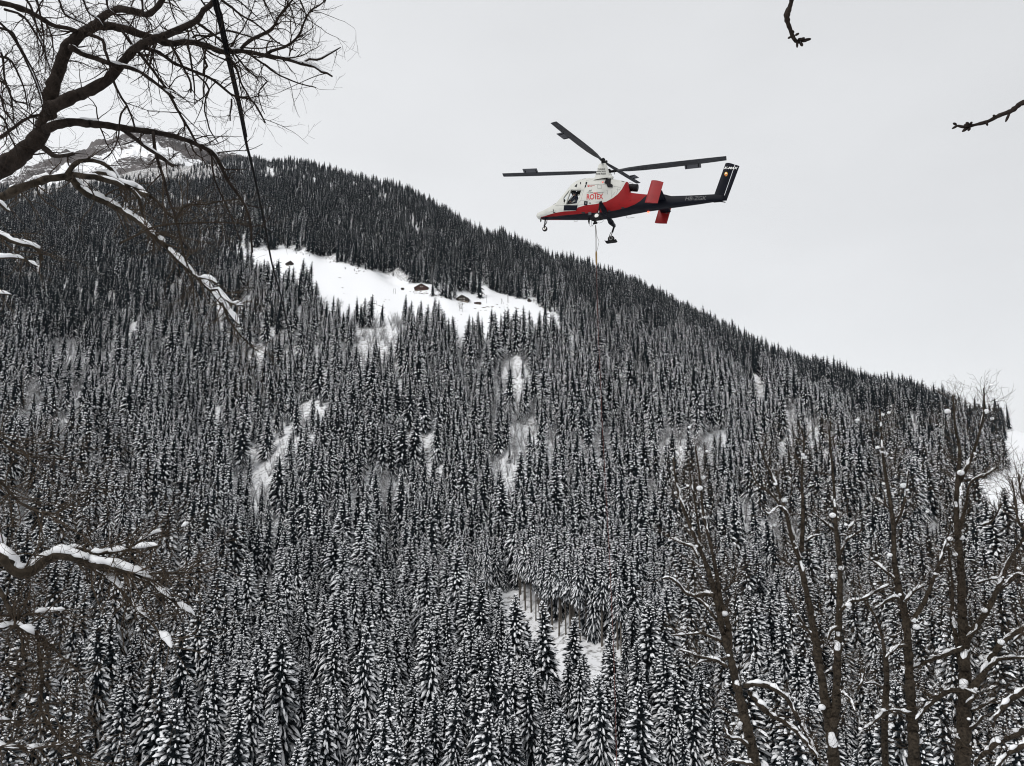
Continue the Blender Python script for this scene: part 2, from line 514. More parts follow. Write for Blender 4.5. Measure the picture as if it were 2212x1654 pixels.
# ------------------------------------------------------------------ spruces
def spruce_parts(seed, h=24.0, R=2.5, cb=2.0, nw=22, nb=7, snow=1.0, detail=1, lean=0.0):
    rng = random.Random(seed)
    tr, cr, sn = MB(), MB(), MB()
    tr.tube([(0, 0, -0.8), (0.03, 0, h * 0.3), (0.0, 0.04, h * 0.65), (0, 0, h * 0.985)], [h * 0.0125, h * 0.0105, h * 0.007, 0.02], 6 if detail else 4)
    # thin dead stubs on the bare stem
    if detail:
        for _ in range(int(cb * 1.1)):
            z = rng.uniform(1.5, cb); a = rng.uniform(0, 6.283); L = rng.uniform(0.3, 0.9)
            tr.tube([(0, 0, z), (math.cos(a) * L, math.sin(a) * L, z - L * 0.25)], [0.03, 0.012], 3, cap=False)
    hc = h - cb
    # ragged narrow inner cone of needles, added to block light through the crown
    n = 7 if detail else 5
    rings = 7 if detail else 5
    vs = []
    for i in range(rings):
        t = i / (rings - 1)
        for k in range(n):
            a = 2 * math.pi * (k + 0.5 * (i % 2)) / n
            r = R * 0.50 * (1 - t) ** 0.85 * rng.uniform(0.7, 1.2) * min(1, 0.6 + t * 3)
            vs.append((r * math.cos(a), r * math.sin(a), cb + hc * 0.97 * t + rng.uniform(-0.2, 0.2)))
    fs = [(i * n + k, i * n + (k + 1) % n, (i + 1) * n + (k + 1) % n, (i + 1) * n + k) for i in range(rings - 1) for k in range(n)]
    cr.add(vs, fs)
    gap_a = rng.uniform(0, 6.283)
    for iw in range(nw):
        t0 = (iw + 0.4) / nw
        a0 = rng.uniform(0, 6.283)
        k_n = max(4, int(round(nb * (1.0 - 0.35 * t0))))
        for k in range(k_n):
            t = min(0.985, max(0.0, t0 + rng.uniform(-0.5, 0.5) / nw))
            a = a0 + 6.283 * (k + rng.uniform(-0.3, 0.3)) / k_n
            prof = (1 - t) ** 0.60 * min(1.0, 0.70 + t * 2.0)
            L = R * prof * rng.uniform(0.68, 1.16) * (1 - 0.25 * max(0, math.cos(a - gap_a))) + 0.14
            z0 = cb + hc * t
            droop = 0.85 * (1 - t) + 0.16 + rng.uniform(-0.1, 0.15)
            rise = 0.16 + 0.35 * t
            ca, sa = math.cos(a), math.sin(a)
            def pt(s, off=0.0, up=0.0):
                r = L * s
                z = z0 + L * (rise * s - droop * s * s) + up
                return Vector((ca * r - sa * off, sa * r + ca * off, z))
            wd = L * 0.15 + 0.11
            if detail:
                S = [0.12, 0.38, 0.62, 0.82, 1.0]
                W = [0.35, 1.0, 0.95, 0.7, 0.05]
            else:
                S = [0.2, 0.65, 1.0]
                W = [0.5, 1.0, 0.1]
            vs, fs = [], []
            for s, wv in zip(S, W):
                j1, j2 = rng.uniform(0.6, 1.3), rng.uniform(0.6, 1.3)
                vs += [pt(s), pt(s + 0.06 * j1, wd * wv * j1, -wd * 0.45 * wv), pt(s + 0.06 * j2, -wd * wv * j2, -wd * 0.45 * wv),
                       pt(s, rng.uniform(-.1, .1) * wd, -wd * 1.3 * wv * rng.uniform(0.5, 1.3) - 0.02)]
            for i in range(len(S) - 1):
                b, c = i * 4, (i + 1) * 4
                fs += [(b, c, c + 1, b + 1), (b, b + 2, c + 2, c)]
                if detail or i == 0: fs.append((b, b + 3, c + 3, c))
            cr.add(vs, fs)
            if snow > 0.3:
                for q_ in range(len(fs)):
                    if rng.random() < 0.34 * min(1, snow): cr.mi[-1 - q_] = 1
            # snow lying on the bough
            if rng.random() > 0.92 * min(1, snow) + 0.04: continue
            nl = (2 if L > 1.9 and rng.random() < 0.35 else 1) if detail else 1
            for q in range(nl):
                if nl == 2:
                    s0, s1 = ((0.42, 0.72), (0.70, 1.02))[q]
                else:
                    s0, s1 = rng.uniform(0.25, 0.5), rng.uniform(0.85, 1.04)
                s0 += rng.uniform(-0.05, 0.05); s1 += rng.uniform(-0.06, 0.05)
                if rng.random() < 0.14: continue
                hw = wd * rng.uniform(0.24, 0.56) * (0.75 + 0.25 * snow) * (1.0 if detail else 1.35)
                th = (0.12 + 0.085 * L) * rng.uniform(0.7, 1.25) * snow
                off = rng.uniform(-0.3, 0.3) * wd
                if detail:
                    sm = [s0, s0 + (s1 - s0) * 0.3, s0 + (s1 - s0) * 0.72, s1]
                    wm = [0.15, 0.9, 1.0, 0.25]
                    vs = []
                    for s, wv in zip(sm, wm):
                        vs += [pt(s, off - hw * wv, -hw * 0.42 * wv - 0.02), pt(s, off - hw * 0.45 * wv, th * wv * 0.8), pt(s, off + hw * 0.45 * wv, th * wv * 0.85), pt(s, off + hw * wv, -hw * 0.42 * wv - 0.02)]
                    fs = []
                    for i in range(3):
                        b, c = i * 4, (i + 1) * 4
                        fs += [(b + j, c + j, c + j + 1, b + j + 1) for j in range(3)]
                    fs += [(12, 15, 14, 13), (0, 1, 2, 3)]
                    sn.add(vs, fs)
                else:
                    vs = [pt(s0, off), pt((s0 + s1) / 2, off - hw, -hw * 0.4), pt((s0 + s1) / 2, off, th * 1.3), pt((s0 + s1) / 2, off + hw, -hw * 0.4), pt(s1, off, -0.05)]
                    sn.add(vs, [(0, 1, 2), (0, 2, 3), (4, 2, 1), (4, 3, 2)])
    if snow > 0.5:
        sn.ball((0, 0, h * 0.985), 0.16, (1, 1, 1.8), 5, 3)
    return tr, cr, sn

def joined(name, parts, smooth=True):
    mb = MB()
    for i, p in enumerate(parts):
        n0 = len(mb.mi)
        mb.add(p.v, p.f, i)
        if i == 1: mb.mi[n0:] = [3 if q else 1 for q in p.mi]
    return mb.mesh(name, [M['spruce_bark'], M['needles'], M['snow'], M['needles_frost']])

NEAR = [spruce_parts(100 + i, 24, [3.7, 4.2, 3.2, 3.9, 4.4, 3.4, 3.9][i], [1.0, 2.0, 2.5, 1.5, 1.0, 4.0, 3.0][i], 34, 11, [1.0, 1.05, 0.9, 1.0, 0.95, 0.85, 1.05][i], 1) for i in range(7)]
TALL = [spruce_parts(200 + i, 27, [3.4, 3.1, 3.0][i], [12.5, 11.5, 13.5][i], 22, 11, 1.1, 1) for i in range(3)]

def tri_mesh(parts, base):
    out = []
    for p, nm, mt in zip(parts, ('trunk', 'crown', 'snow_load'), ('spruce_bark', 'needles', 'snow')):
        me = p.mesh(base + '_' + nm, [M['needles'], M['needles_frost']] if nm == 'crown' else M[mt])
        if nm == 'snow_load': me.polygons.foreach_set('use_smooth', [True] * len(me.polygons))
        out.append(me)
    return out
NEAR_ME = [tri_mesh(p, 'spruce') for p in NEAR]
TALL_ME = [tri_mesh(p, 'tall_spruce') for p in TALL]

# frosted broadleaf brush: a bundle of fine rising twigs
def brush_mesh(seed, h=9.0):
    rng = random.Random(seed)
    mb = MB()
    for k in range(7):
        a = rng.uniform(0, 6.283); L = h * rng.uniform(0.6, 1.0)
        tip = Vector((math.cos(a) * L * 0.35, math.sin(a) * L * 0.35, L))
        base = Vector((rng.uniform(-.4, .4), rng.uniform(-.4, .4), 0))
        mb.tube([base, base.lerp(tip, 0.5) + Vector((rng.uniform(-.3, .3), rng.uniform(-.3, .3), 0)), tip], [0.09, 0.05, 0.02], 3, cap=False)
        for j in range(34):
            s = rng.uniform(0.25, 1.0)
            p = base.lerp(tip, s)
            d = Vector((rng.gauss(0, 1), rng.gauss(0, 1), rng.uniform(0.1, 1.3))).normalized() * L * 0.22 * rng.uniform(0.5, 1.3) * (1.25 - s)
            side = d.cross(Vector((rng.gauss(0, 1), rng.gauss(0, 1), rng.gauss(0, 1)))).normalized() * 0.035
            q = p + d
            mi = 1 if rng.random() < 0.40 else 0
            mb.add([p - side, p + side, q + side * 0.6, q - side * 0.6], [(0, 1, 2, 3)], mi)
            for _ in range(2):
                e = p.lerp(q, rng.uniform(0.4, 0.9))
                d2 = (d.normalized() + Vector((rng.gauss(0, .6), rng.gauss(0, .6), rng.gauss(0, .6)))).normalized() * d.length * 0.5
                mb.add([e - side * .7, e + side * .7, e + d2], [(0, 1, 2)], 1 if rng.random() < 0.45 else 0)
    return mb.mesh('frosted_brush', [M['twig_frost'], M['snow']])

protos = bpy.data.collections.new('forest_kinds')
def proto(i, me):
    protos.objects.link(bpy.data.objects.new('kind_%02d' % i, me))
ki = 0
for p in NEAR:                                        # 0..6   detailed, snowy
    proto(ki, joined('spruce_full', p)); ki += 1
MID0 = ki
for i in range(6):                                    # 7..12  simpler, snowy
    proto(ki, joined('spruce_mid', spruce_parts(300 + i, 24, [3.9, 4.4, 3.4, 4.0, 4.6, 3.6][i], [1.0, 1.5, 2.0, 1.0, 1.0, 3.0][i], 20, 9, [1.0, .95, .85, 1.05, .9, .95][i], 0))); ki += 1
FAR0 = ki
for i in range(6):                                    # 13..18 high on the hill: little snow left
    proto(ki, joined('spruce_far', spruce_parts(400 + i, 24, [4.0, 3.5, 4.4, 3.9, 3.4, 4.2][i], [1.0, 1.5, 2.0, 1.0, 1.2, 1.5][i], 13, 6, [0.55, 0.45, 0.6, 0.4, 0.55, 0.5][i], 0))); ki += 1
BR0 = ki
for i in range(3):                                    # 19..21
    proto(ki, brush_mesh(500 + i)); ki += 1

# ------------------------------------------------------------------ where they stand
rs = np.random.RandomState(7)
pa, pd = [], []
D = 150.0
while D < 2150:
    sp = 5.6 + 2.2 * min(1, max(0, (D - 250) / 900))
    if D > 1300: sp += (D - 1300) / 400
    na = int(RAD(84) * D / sp)
    a = RAD(-42) + (np.arange(na) + rs.uniform(-0.42, 0.42, na)) * (RAD(84) / na)
    d = D + rs.uniform(-0.45, 0.45, na) * sp
    pa.append(a); pd.append(d)
    D += sp
pa, pd = np.concatenate(pa), np.concatenate(pd)
pz = terr(pa, pd)
px, py = pd * np.sin(pa), pd * np.cos(pa)
pu, pv = uv_of(px, py, pz)
dr = np.interp(pu, UG, DRIDGE)
keep = pd < dr + 25
keep &= ~inpoly(pu, pv, MEADOW) & ~inpoly(pu, pv, RSNOW) & ~inpoly(pu, pv, CLEAR)
for q in PATCH:
    keep &= ~(inpoly(pu, pv, q) & (rs.rand(len(pu)) < 0.5))
# thinner towards the stony ground upper left and along a few gullies
thin = np.clip((np.interp(pu, [0, 200, 350, 420, 480], [440, 430, 410, 370, 345]) - pv + (fbm(px / 40, py / 40, 91, 2) - 0.5) * 50) / 40, 0, 1) * (pu < 480)
keep &= rs.rand(len(pu)) > thin * 0.93
strip = inpoly(pu, pv, [(380, 372), (440, 330), (452, 335), (400, 378)])
keep &= ~strip
gul = fbm(px / 38 + 11, py / 90, 61, 3)
keep &= ~((gul < 0.30) & (rs.rand(len(pu)) < 0.55))
cut = fbm(px / 26, py / 26, 67, 2)
keep &= rs.rand(len(pu)) > np.clip((0.28 - cut) * 5, 0, 0.5)
clump = fbm(px / 11 + 3, py / 11, 95, 2)
keep &= ~((clump < 0.33) & (pd > 380) & (pd < 900) & (rs.rand(len(pu)) < 0.85))
pa, pd, pz, px, py, pu, pv = [k[keep] for k in (pa, pd, pz, px, py, pu, pv)]
nT = len(pa)
hgt = 23.5 + rs.normal(0, 4.6, nT) + 4.0 * (fbm(px / 45, py / 45, 71, 2) - 0.5)
hgt = np.clip(hgt, 10, 33)
young = rs.rand(nT) < 0.2
hgt = np.where(young, hgt * rs.uniform(0.35, 0.7, nT), hgt)
# smaller towards the upper tree line on the left
hgt *= np.where(pd > 1300, np.clip(1.0 - (pd - 1300) / 2600, 0.7, 1), 1.0)
hgt *= np.where((pu < 480) & (pv < 400), 0.62, 1.0)
snowy = 1.0 - np.clip((pd - 520 - 160 * (fbm(px / 120, py / 120, 77, 3) - 0.5) * 2) / 260, 0, 1)
kind = np.where(pd < 300, rs.randint(0, 7, nT), MID0 + rs.randint(0, 6, nT))
kind = np.where(rs.rand(nT) > snowy + 0.04, FAR0 + rs.randint(0, 6, nT), kind)
bsh = fbm(px / 30 + 5, py / 55, 83, 3)
isb = (bsh > 0.635) & (rs.rand(nT) < 0.8) & (pd > 270) & (pd < 700)
isb |= (rs.rand(nT) < 0.02) & (pd < 900)
kind = np.where(isb, BR0 + rs.randint(0, 3, nT), kind)
sxy = hgt / 24 * rs.uniform(0.78, 1.25, nT) * np.where(pd > 380, 1.12, 1.0)
sz = hgt / 24
sxy = np.where(isb, rs.uniform(0.9, 1.7, nT), sxy)
sz = np.where(isb, rs.uniform(0.9, 1.7, nT), sz)
rotz = rs.uniform(0, 6.283, nT)
tilt = rs.normal(0, 0.03, (nT, 2))

# never seen: wholly below the frame
tu, tv = uv_of(px, py, pz + hgt)
seen = tv < 1720
# the 275 that show largest become things of their own
ok = (tv < 1615) & (pu > 8) & (pu < 2204) & (~isb) & (hgt > 15)
shown = np.minimum(pv, 1654) - tv
score = np.where(ok, shown * (hgt / pd), -1)
score = np.where(pd < 420, score, -1)
# keep those not fully hidden: coarse front-to-back cover test
order = np.argsort(pd)
cover = np.full((1654 // 4 + 2, 2212 // 4 + 2), 0, np.int16)
vis = np.zeros(nT)
for i in order:
    if pd[i] > 420: break
    u0, hw = pu[i], 1671 * 2.2 / pd[i]
    a, b = int(max(0, (u0 - hw * .6) / 4)), int(min(552, (u0 + hw * .6) / 4)) + 1
    t, l = int(max(0, tv[i] / 4)), int(min(413, pv[i] / 4)) + 1
    if b <= a or l <= t: continue
    blk = cover[t:l, a:b]
    vis[i] = (blk == 0).sum()
    blk += 1
score = np.where(score > 0, vis, -1)
chosen = np.argsort(-score)[:254]
single = np.zeros(nT, bool); single[chosen] = True

SPR_LABELS = {
    'low': ('snow-laden dark spruce in the dense stand along the bottom of the picture', 'spruces at the foot of the slope'),
    'mid': ('snow-laden dark spruce on the slope above the bottom row of spruces', 'spruces on the lower slope'),
}
def make_spruce(mes, name, loc, sx, s_z, rz, tl, label, group):
    r = empty(name, loc)
    r.scale = (sx, sx, s_z)
    r.rotation_euler = (tl[0], tl[1], rz)
    tag(r, label, 'spruce', group)
    for me, nm in zip(mes, ('trunk', 'crown', 'snow_load')):
        o = link(nm, me, r)
        if nm == 'snow_load': o['kind'] = 'stuff'
    return r
for i in chosen:
    lab = SPR_LABELS['low' if pv[i] > 1560 else 'mid']
    make_spruce(NEAR_ME[int(rs.randint(0, 7))], 'spruce_tree', (px[i], py[i], pz[i]), sxy[i], sz[i], rotz[i], tilt[i], *lab)

# the stand with tall bare stems above the clearing
GR = [(850, 690), (880, 690), (900, 752), (915, 748), (940, 722), (960, 752), (1005, 792), (1020, 706), (1050, 782), (1080, 796), (1145, 832), (1190, 812),
      (1232, 812), (780, 622), (820, 632), (742, 592), (525, 652), (476, 602), (456, 582), (1104, 760), (985, 686), (1290, 860), (1420, 930), (1395, 880)]
rg = random.Random(3)
for _ in range(22):
    f_ = rg.random()
    GR.append((720 + 600 * f_ + rg.uniform(-30, 30), 560 + 240 * f_ + rg.uniform(-70, 10)))
for n_, (x, y) in enumerate(GR):
    u, v = (1500 + x / 1.81) / 1.7016, (1900 + y / 1.81) / 1.7016
    g, Dg_, az_ = ground_at(u, v)
    h = rg.uniform(0.80, 1.15)
    make_spruce(TALL_ME[rg.randrange(3)], 'spruce_tree', g, rg.uniform(0.7, 1.05), h, rg.uniform(0, 6.28), (rg.gauss(0, .015), rg.gauss(0, .015)),
                'spruce with a tall bare stem and high snowy crown at the white clearing', 'tall-stemmed spruces at the clearing')

# everything else: one forest
fm = seen & ~single
pts = np.stack([px, py, pz - 0.2], -1)[fm].astype(np.float32)
me = bpy.data.meshes.new('spruce_forest')
me.vertices.add(len(pts)); me.vertices.foreach_set('co', pts.ravel())
a1 = me.attributes.new('rot', 'FLOAT_VECTOR', 'POINT')
a1.data.foreach_set('vector', np.stack([tilt[:, 0], tilt[:, 1], rotz], -1)[fm].astype(np.float32).ravel())
a2 = me.attributes.new('scl', 'FLOAT_VECTOR', 'POINT')
a2.data.foreach_set('vector', np.stack([sxy, sxy, sz], -1)[fm].astype(np.float32).ravel())
a3 = me.attributes.new('idx', 'INT', 'POINT')
a3.data.foreach_set('value', kind[fm].astype(np.int32))
forest = link('spruce_forest', me)
tag(forest, 'dense snow-dusted spruce forest covering the mountainside up to the ridge', kind='stuff')
ng = bpy.data.node_groups.new('plant_forest', 'GeometryNodeTree')
ng.interface.new_socket('Geometry', in_out='INPUT', socket_type='NodeSocketGeometry')
ng.interface.new_socket('Geometry', in_out='OUTPUT', socket_type='NodeSocketGeometry')
gi, go = ng.nodes.new('NodeGroupInput'), ng.nodes.new('NodeGroupOutput')
ci = ng.nodes.new('GeometryNodeCollectionInfo')
ci.inputs['Collection'].default_value = protos
ci.inputs['Separate Children'].default_value = True
ci.inputs['Reset Children'].default_value = True
ip = ng.nodes.new('GeometryNodeInstanceOnPoints')
ip.inputs['Pick Instance'].default_value = True
def nat(nm, ty):
    n = ng.nodes.new('GeometryNodeInputNamedAttribute'); n.data_type = ty
    n.inputs['Name'].default_value = nm
    return n.outputs['Attribute']
L_ = ng.links.new
L_(gi.outputs[0], ip.inputs['Points'])
L_(ci.outputs[0], ip.inputs['Instance'])
L_(nat('idx', 'INT'), ip.inputs['Instance Index'])
L_(nat('rot', 'FLOAT_VECTOR'), ip.inputs['Rotation'])
L_(nat('scl', 'FLOAT_VECTOR'), ip.inputs['Scale'])
L_(ip.outputs[0], go.inputs[0])
md = forest.modifiers.new('plant_forest', 'NODES')
md.node_group = ng
print('forest', int(fm.sum()), 'single', int(single.sum()), 'singles range D', pd[chosen].min(), pd[chosen].max())
# ------------------------------------------------------------------ helicopter
# attitude and place; local frame: x nose, y port (towards the viewer), z up
M['h_dark'] = material('dark_navy_paint', (0.004, 0.005, 0.010), 0.5, spec=0.10)
M['h_black'] = material('black_metal', (0.006, 0.006, 0.007), 0.6, spec=0.15)
M['h_rubber'] = material('rubber', (0.014, 0.013, 0.013), 0.85)
M['h_metal'] = material('bare_metal', (0.45, 0.45, 0.44), 0.35, metal=0.9)
M['h_white'] = material('white_paint', (0.58, 0.58, 0.54), 0.45, var=0.05, scale=1.5, spec=0.3)
M['h_red'] = material('red_paint', (0.25, 0.010, 0.012), 0.45, var=0.12, scale=2.0, spec=0.3)
M['h_redtext'] = material('red_lettering', (0.45, 0.015, 0.015), 0.5)
M['h_blacktext'] = material('black_lettering', (0.012, 0.012, 0.014), 0.5)
M['h_whitetext'] = material('white_lettering', (0.78, 0.78, 0.76), 0.5)
M['h_greytext'] = material('grey_lettering', (0.10, 0.10, 0.105), 0.6)
M['h_blade'] = material('blade_skin', (0.028, 0.030, 0.036), 0.5, var=0.3, scale=1.2, spec=0.3)
M['h_flap'] = material('flap_skin', (0.06, 0.063, 0.075), 0.5)
M['h_inside'] = material('cabin_lining', (0.02, 0.02, 0.022), 0.8)
M['h_yellow'] = material('yellow_badge', (0.75, 0.42, 0.04), 0.5)
M['beacon'] = material('beacon_glow', (0.8, 0.05, 0.02), 0.3, emit=((1.0, 0.06, 0.03), 9.0))
M['navlamp'] = material('nav_lamp', (0.6, 0.12, 0.10), 0.3, emit=((1.0, 0.25, 0.2), 0.6))
gm = bpy.data.materials.new('cockpit_glass'); gm.use_nodes = True
_t = gm.node_tree; _t.nodes.clear()
_o = _t.nodes.new('ShaderNodeOutputMaterial'); _mx = _t.nodes.new('ShaderNodeMixShader')
_tr = _t.nodes.new('ShaderNodeBsdfTransparent'); _tr.inputs[0].default_value = (0.90, 0.93, 0.94, 1)
_gl = _t.nodes.new('ShaderNodeBsdfGlossy'); _gl.inputs['Roughness'].default_value = 0.03
_mx.inputs[0].default_value = 0.07
_t.links.new(_tr.outputs[0], _mx.inputs[1]); _t.links.new(_gl.outputs[0], _mx.inputs[2]); _t.links.new(_mx.outputs[0], _o.inputs[0])
M['glass'] = gm

YAW, ROLL = RAD(15.0), RAD(6.4)
HU, HV = (1820 + 950 / 2.353) / 1.7016, (420 + 780 / 2.353) / 1.7016
HO = ray(HU, HV) * 48.5
_az = math.atan2(HO.x, HO.y)
_R = Vector((-math.cos(_az), math.sin(_az), 0)); _T = Vector((-math.sin(_az), -math.cos(_az), 0)); _U = Vector((0, 0, 1))
HF = (_R * math.cos(YAW) - _T * math.sin(YAW)).normalized()
_L = (_T * math.cos(YAW) + _R * math.sin(YAW)).normalized()
HL = _L * math.cos(ROLL) + _U * math.sin(ROLL)
HUp = _U * math.cos(ROLL) - _L * math.sin(ROLL)
HM = Matrix(((HF.x, HL.x, HUp.x, HO.x), (HF.y, HL.y, HUp.y, HO.y), (HF.z, HL.z, HUp.z, HO.z), (0, 0, 0, 1)))
HMI = HM.inverted()
def hp(x, y, yl=0.0):
    """(x, z) in the helicopter's frame of a point measured on the photograph's helicopter, at lateral station yl"""
    u, v = (1820 + x / 2.353) / 1.7016, (420 + y / 2.353) / 1.7016
    d = HMI.to_3x3() @ ray(u, v)
    o = HMI.translation
    t = (yl - o.y) / d.y
    p = o + d * t
    return Vector((p.x, yl, p.z))
def hpx(p):
    q = HM @ Vector(p)
    u, v = uv_of(q.x, q.y, q.z)
    return ((u * 1.7016 - 1820) * 2.353, (v * 1.7016 - 420) * 2.353)

heli = empty('helicopter')
heli.matrix_world = HM
tag(heli, 'red, white and black helicopter with two intermeshing rotors hovering above the slope', 'helicopter')

# ---- fuselage loft: (x px, top px, bottom px, half width m)
ST = [(362, 868, 893, 0.10), (372, 853, 908, 0.22), (410, 838, 913, 0.34), (450, 820, 914, 0.42), (500, 793, 914, 0.50), (545, 764, 914, 0.57), (600, 702, 914, 0.62), (645, 645, 914, 0.66), (675, 606, 914, 0.68),
      (700, 585, 914, 0.70), (740, 565, 914, 0.72), (800, 553, 914, 0.74), (870, 549, 914, 0.75), (950, 551, 908, 0.75), (1040, 560, 893, 0.72), (1110, 572, 879, 0.66), (1158, 584, 870, 0.60),
      (1174, 676, 866, 0.55), (1240, 684, 855, 0.48), (1320, 692, 841, 0.40), (1400, 686, 830, 0.345), (1440, 684, 824, 0.32), (1475, 692, 818, 0.30), (1530, 706, 810, 0.275), (1650, 702, 794, 0.235), (1780, 696, 776, 0.195), (1895, 690, 758, 0.155), (1990, 700, 746, 0.10)]
NS = 40
def section(X, zt, zb, hw, ex):
    zc, hh = (zt + zb) / 2, (zt - zb) / 2
    r = []
    for k in range(NS):
        q = 2 * math.pi * k / NS
        c, s = math.cos(q), math.sin(q)
        r.append(Vector((X, hw * math.copysign(abs(c) ** (2 / ex), c), zc + hh * math.copysign(abs(s) ** (2 / ex), s))))
    return r
EX = 3.4
sec = []
for (x, yt, yb, hw) in ST:
    X = hp(x, (yt + yb) / 2, 0.0).x
    zt, zb = hp(x, yt, 0.30 * hw).z, hp(x, yb, -0.62 * hw).z
    for _ in range(6):
        ys = [hpx(p)[1] for p in section(X, zt, zb, hw, EX)]
        zt += (min(ys) - yt) / 125.0
        zb += (max(ys) - yb) / 125.0
    sec.append((X, zt, zb, hw))
# refine between the stations
fine = []
for i in range(len(sec) - 1):
    n = max(1, int(abs(sec[i + 1][0] - sec[i][0]) / 0.16))
    for j in range(n):
        f = j / n
        fine.append(tuple(a * (1 - f) + b * f for a, b in zip(sec[i], sec[i + 1])))
fine.append(sec[-1])
def loft(fine, ex):
    mb = MB()
    vs = []
    for s in fine: vs += section(*s, ex)
    n = len(fine)
    fs = [(i * NS + k, i * NS + (k + 1) % NS, (i + 1) * NS + (k + 1) % NS, (i + 1) * NS + k) for i in range(n - 1) for k in range(NS)]
    fs += [tuple(range(NS - 1, -1, -1)), tuple(range((n - 1) * NS, n * NS))]
    mb.add(vs, fs)
    return mb
body_mb = loft(fine, EX)
bv = BVHTree.FromPolygons([Vector(v) for v in body_mb.v], body_mb.f)
def skin(X, Z, sgn=1):
    h = bv.ray_cast(Vector((X, 4 * sgn, Z)), Vector((0, -sgn, 0)))
    return h[0].y if h[0] is not None else None
def onskin(x, y):
    """measured point -> point on the port skin (where the line of sight meets it)"""
    a, b_ = hp(x, y, 3.0), hp(x, y, -3.0)
    h = bv.ray_cast(a, (b_ - a).normalized())
    if h[0] is not None: return h[0].copy()
    return hp(x, y, 0.5)

# ---- body paint: white over a red sweep over black
XMIN, XMAX, ZMIN, ZMAX = sec[-1][0] - 0.1, sec[0][0] + 0.1, -2.2, 2.6
side = onskin
ZU = [(362, 905), (390, 892), (430, 880), (520, 851), (600, 838), (700, 833), (712, 806), (780, 786), (870, 775), (960, 755), (1020, 722), (1060, 690), (1095, 648), (1120, 605), (1136, 565), (1150, 480)]
ZL = [(362, 925), (395, 896), (500, 882), (600, 872), (720, 862), (850, 851), (960, 846), (1060, 826), (1150, 803), (1210, 778), (1260, 745), (1290, 716), (1312, 685), (1330, 600), (1345, 480)]
pm = bpy.data.materials.new('swept_body_paint'); pm.use_nodes = True
_t = pm.node_tree; _b = _t.nodes['Principled BSDF']
_b.inputs['Roughness'].default_value = 0.42; _b.inputs['Specular IOR Level'].default_value = 0.12
tcn = _t.nodes.new('ShaderNodeTexCoord'); sx = _t.nodes.new('ShaderNodeSeparateXYZ')
_t.links.new(tcn.outputs['Object'], sx.inputs[0])
def mrange(sock, a, b):
    n = _t.nodes.new('ShaderNodeMapRange'); n.inputs['From Min'].default_value = a; n.inputs['From Max'].default_value = b
    _t.links.new(sock, n.inputs['Value']); return n.outputs[0]
nx, nz_ = mrange(sx.outputs['X'], XMIN, XMAX), mrange(sx.outputs['Z'], ZMIN, ZMAX)
def edge(pts):
    fc = _t.nodes.new('ShaderNodeFloatCurve')
    cv = fc.mapping.curves[0]
    q = sorted([((p.x - XMIN) / (XMAX - XMIN), (p.z - ZMIN) / (ZMAX - ZMIN)) for p in (side(*k) for k in pts)])
    q = [(0.0, q[0][1])] + q + [(1.0, q[-1][1])]
    while len(cv.points) < len(q): cv.points.new(0.5, 0.5)
    for pt_, (a, b) in zip(cv.points, q):
        pt_.location = (min(1, max(0, a)), min(1, max(0, b))); pt_.handle_type = 'VECTOR'
    fc.mapping.update()
    _t.links.new(nx, fc.inputs['Value'])
    g = _t.nodes.new('ShaderNodeMath'); g.operation = 'GREATER_THAN'
    _t.links.new(nz_, g.inputs[0]); _t.links.new(fc.outputs[0], g.inputs[1])
    return g.outputs[0]
gU, gL = edge(ZU), edge(ZL)
dn = _t.nodes.new('ShaderNodeTexNoise'); dn.inputs['Scale'].default_value = 2.2; dn.inputs['Detail'].default_value = 7
_t.links.new(tcn.outputs['Object'], dn.inputs['Vector'])
def cmix(f, a, b):
    n = _t.nodes.new('ShaderNodeMix'); n.data_type = 'RGBA'
    _t.links.new(f, n.inputs[0])
    for s, c in ((6, a), (7, b)):
        if isinstance(c, tuple): n.inputs[s].default_value = (*c, 1)
        else: _t.links.new(c, n.inputs[s])
    return n.outputs[2]
c1 = cmix(gL, (0.004, 0.005, 0.010), (0.25, 0.010, 0.012))
c2 = cmix(gU, c1, (0.58, 0.58, 0.54))
dm = _t.nodes.new('ShaderNodeMapRange'); dm.inputs['From Min'].default_value = 0.45; dm.inputs['From Max'].default_value = 0.75
dm.inputs['To Min'].default_value = 1.0; dm.inputs['To Max'].default_value = 0.84
_t.links.new(dn.outputs['Fac'], dm.inputs['Value'])
vm = _t.nodes.new('ShaderNodeVectorMath'); vm.operation = 'SCALE'
_t.links.new(c2, vm.inputs[0]); _t.links.new(dm.outputs[0], vm.inputs['Scale'])
_t.links.new(vm.outputs[0], _b.inputs['Base Color'])
M['h_body'] = pm

# ---- hollow cabin, door windows, windscreen
def xz(lst, yl): return [hp(x, y, yl) for x, y in lst]
def cutter(poly, y0, y1):
    mb = MB()
    mb.prism([(p.x, p.z) for p in poly], lambda p: (p[0], y0, p[1]), lambda p: (p[0], y1, p[1]))
    me = mb.mesh('cut', M['h_inside'])
    b = bmesh.new(); b.from_mesh(me); bmesh.ops.recalc_face_normals(b, faces=b.faces); b.to_mesh(me); b.free()
    return bpy.data.objects.new('cut', me)
body_me = body_mb.mesh('fuselage', [M['h_body'], M['h_inside']], smooth=True)
b = bmesh.new(); b.from_mesh(body_me); bmesh.ops.recalc_face_normals(b, faces=b.faces); b.to_mesh(body_me); b.free()
tmp = bpy.data.objects.new('tmp', body_me); COL.objects.link(tmp)
CAV = xz([(585, 790), (612, 725), (655, 668), (700, 612), (775, 600), (765, 820), (585, 830)], 0.0)
def top_z(X): return bv.ray_cast(Vector((X, 0, 5)), Vector((0, 0, -1)))[0].z
WSA, WSB = hp(560, 760, 0.0).x, hp(652, 650, 0.0).x
zA, zB = top_z(WSA), top_z(WSB)
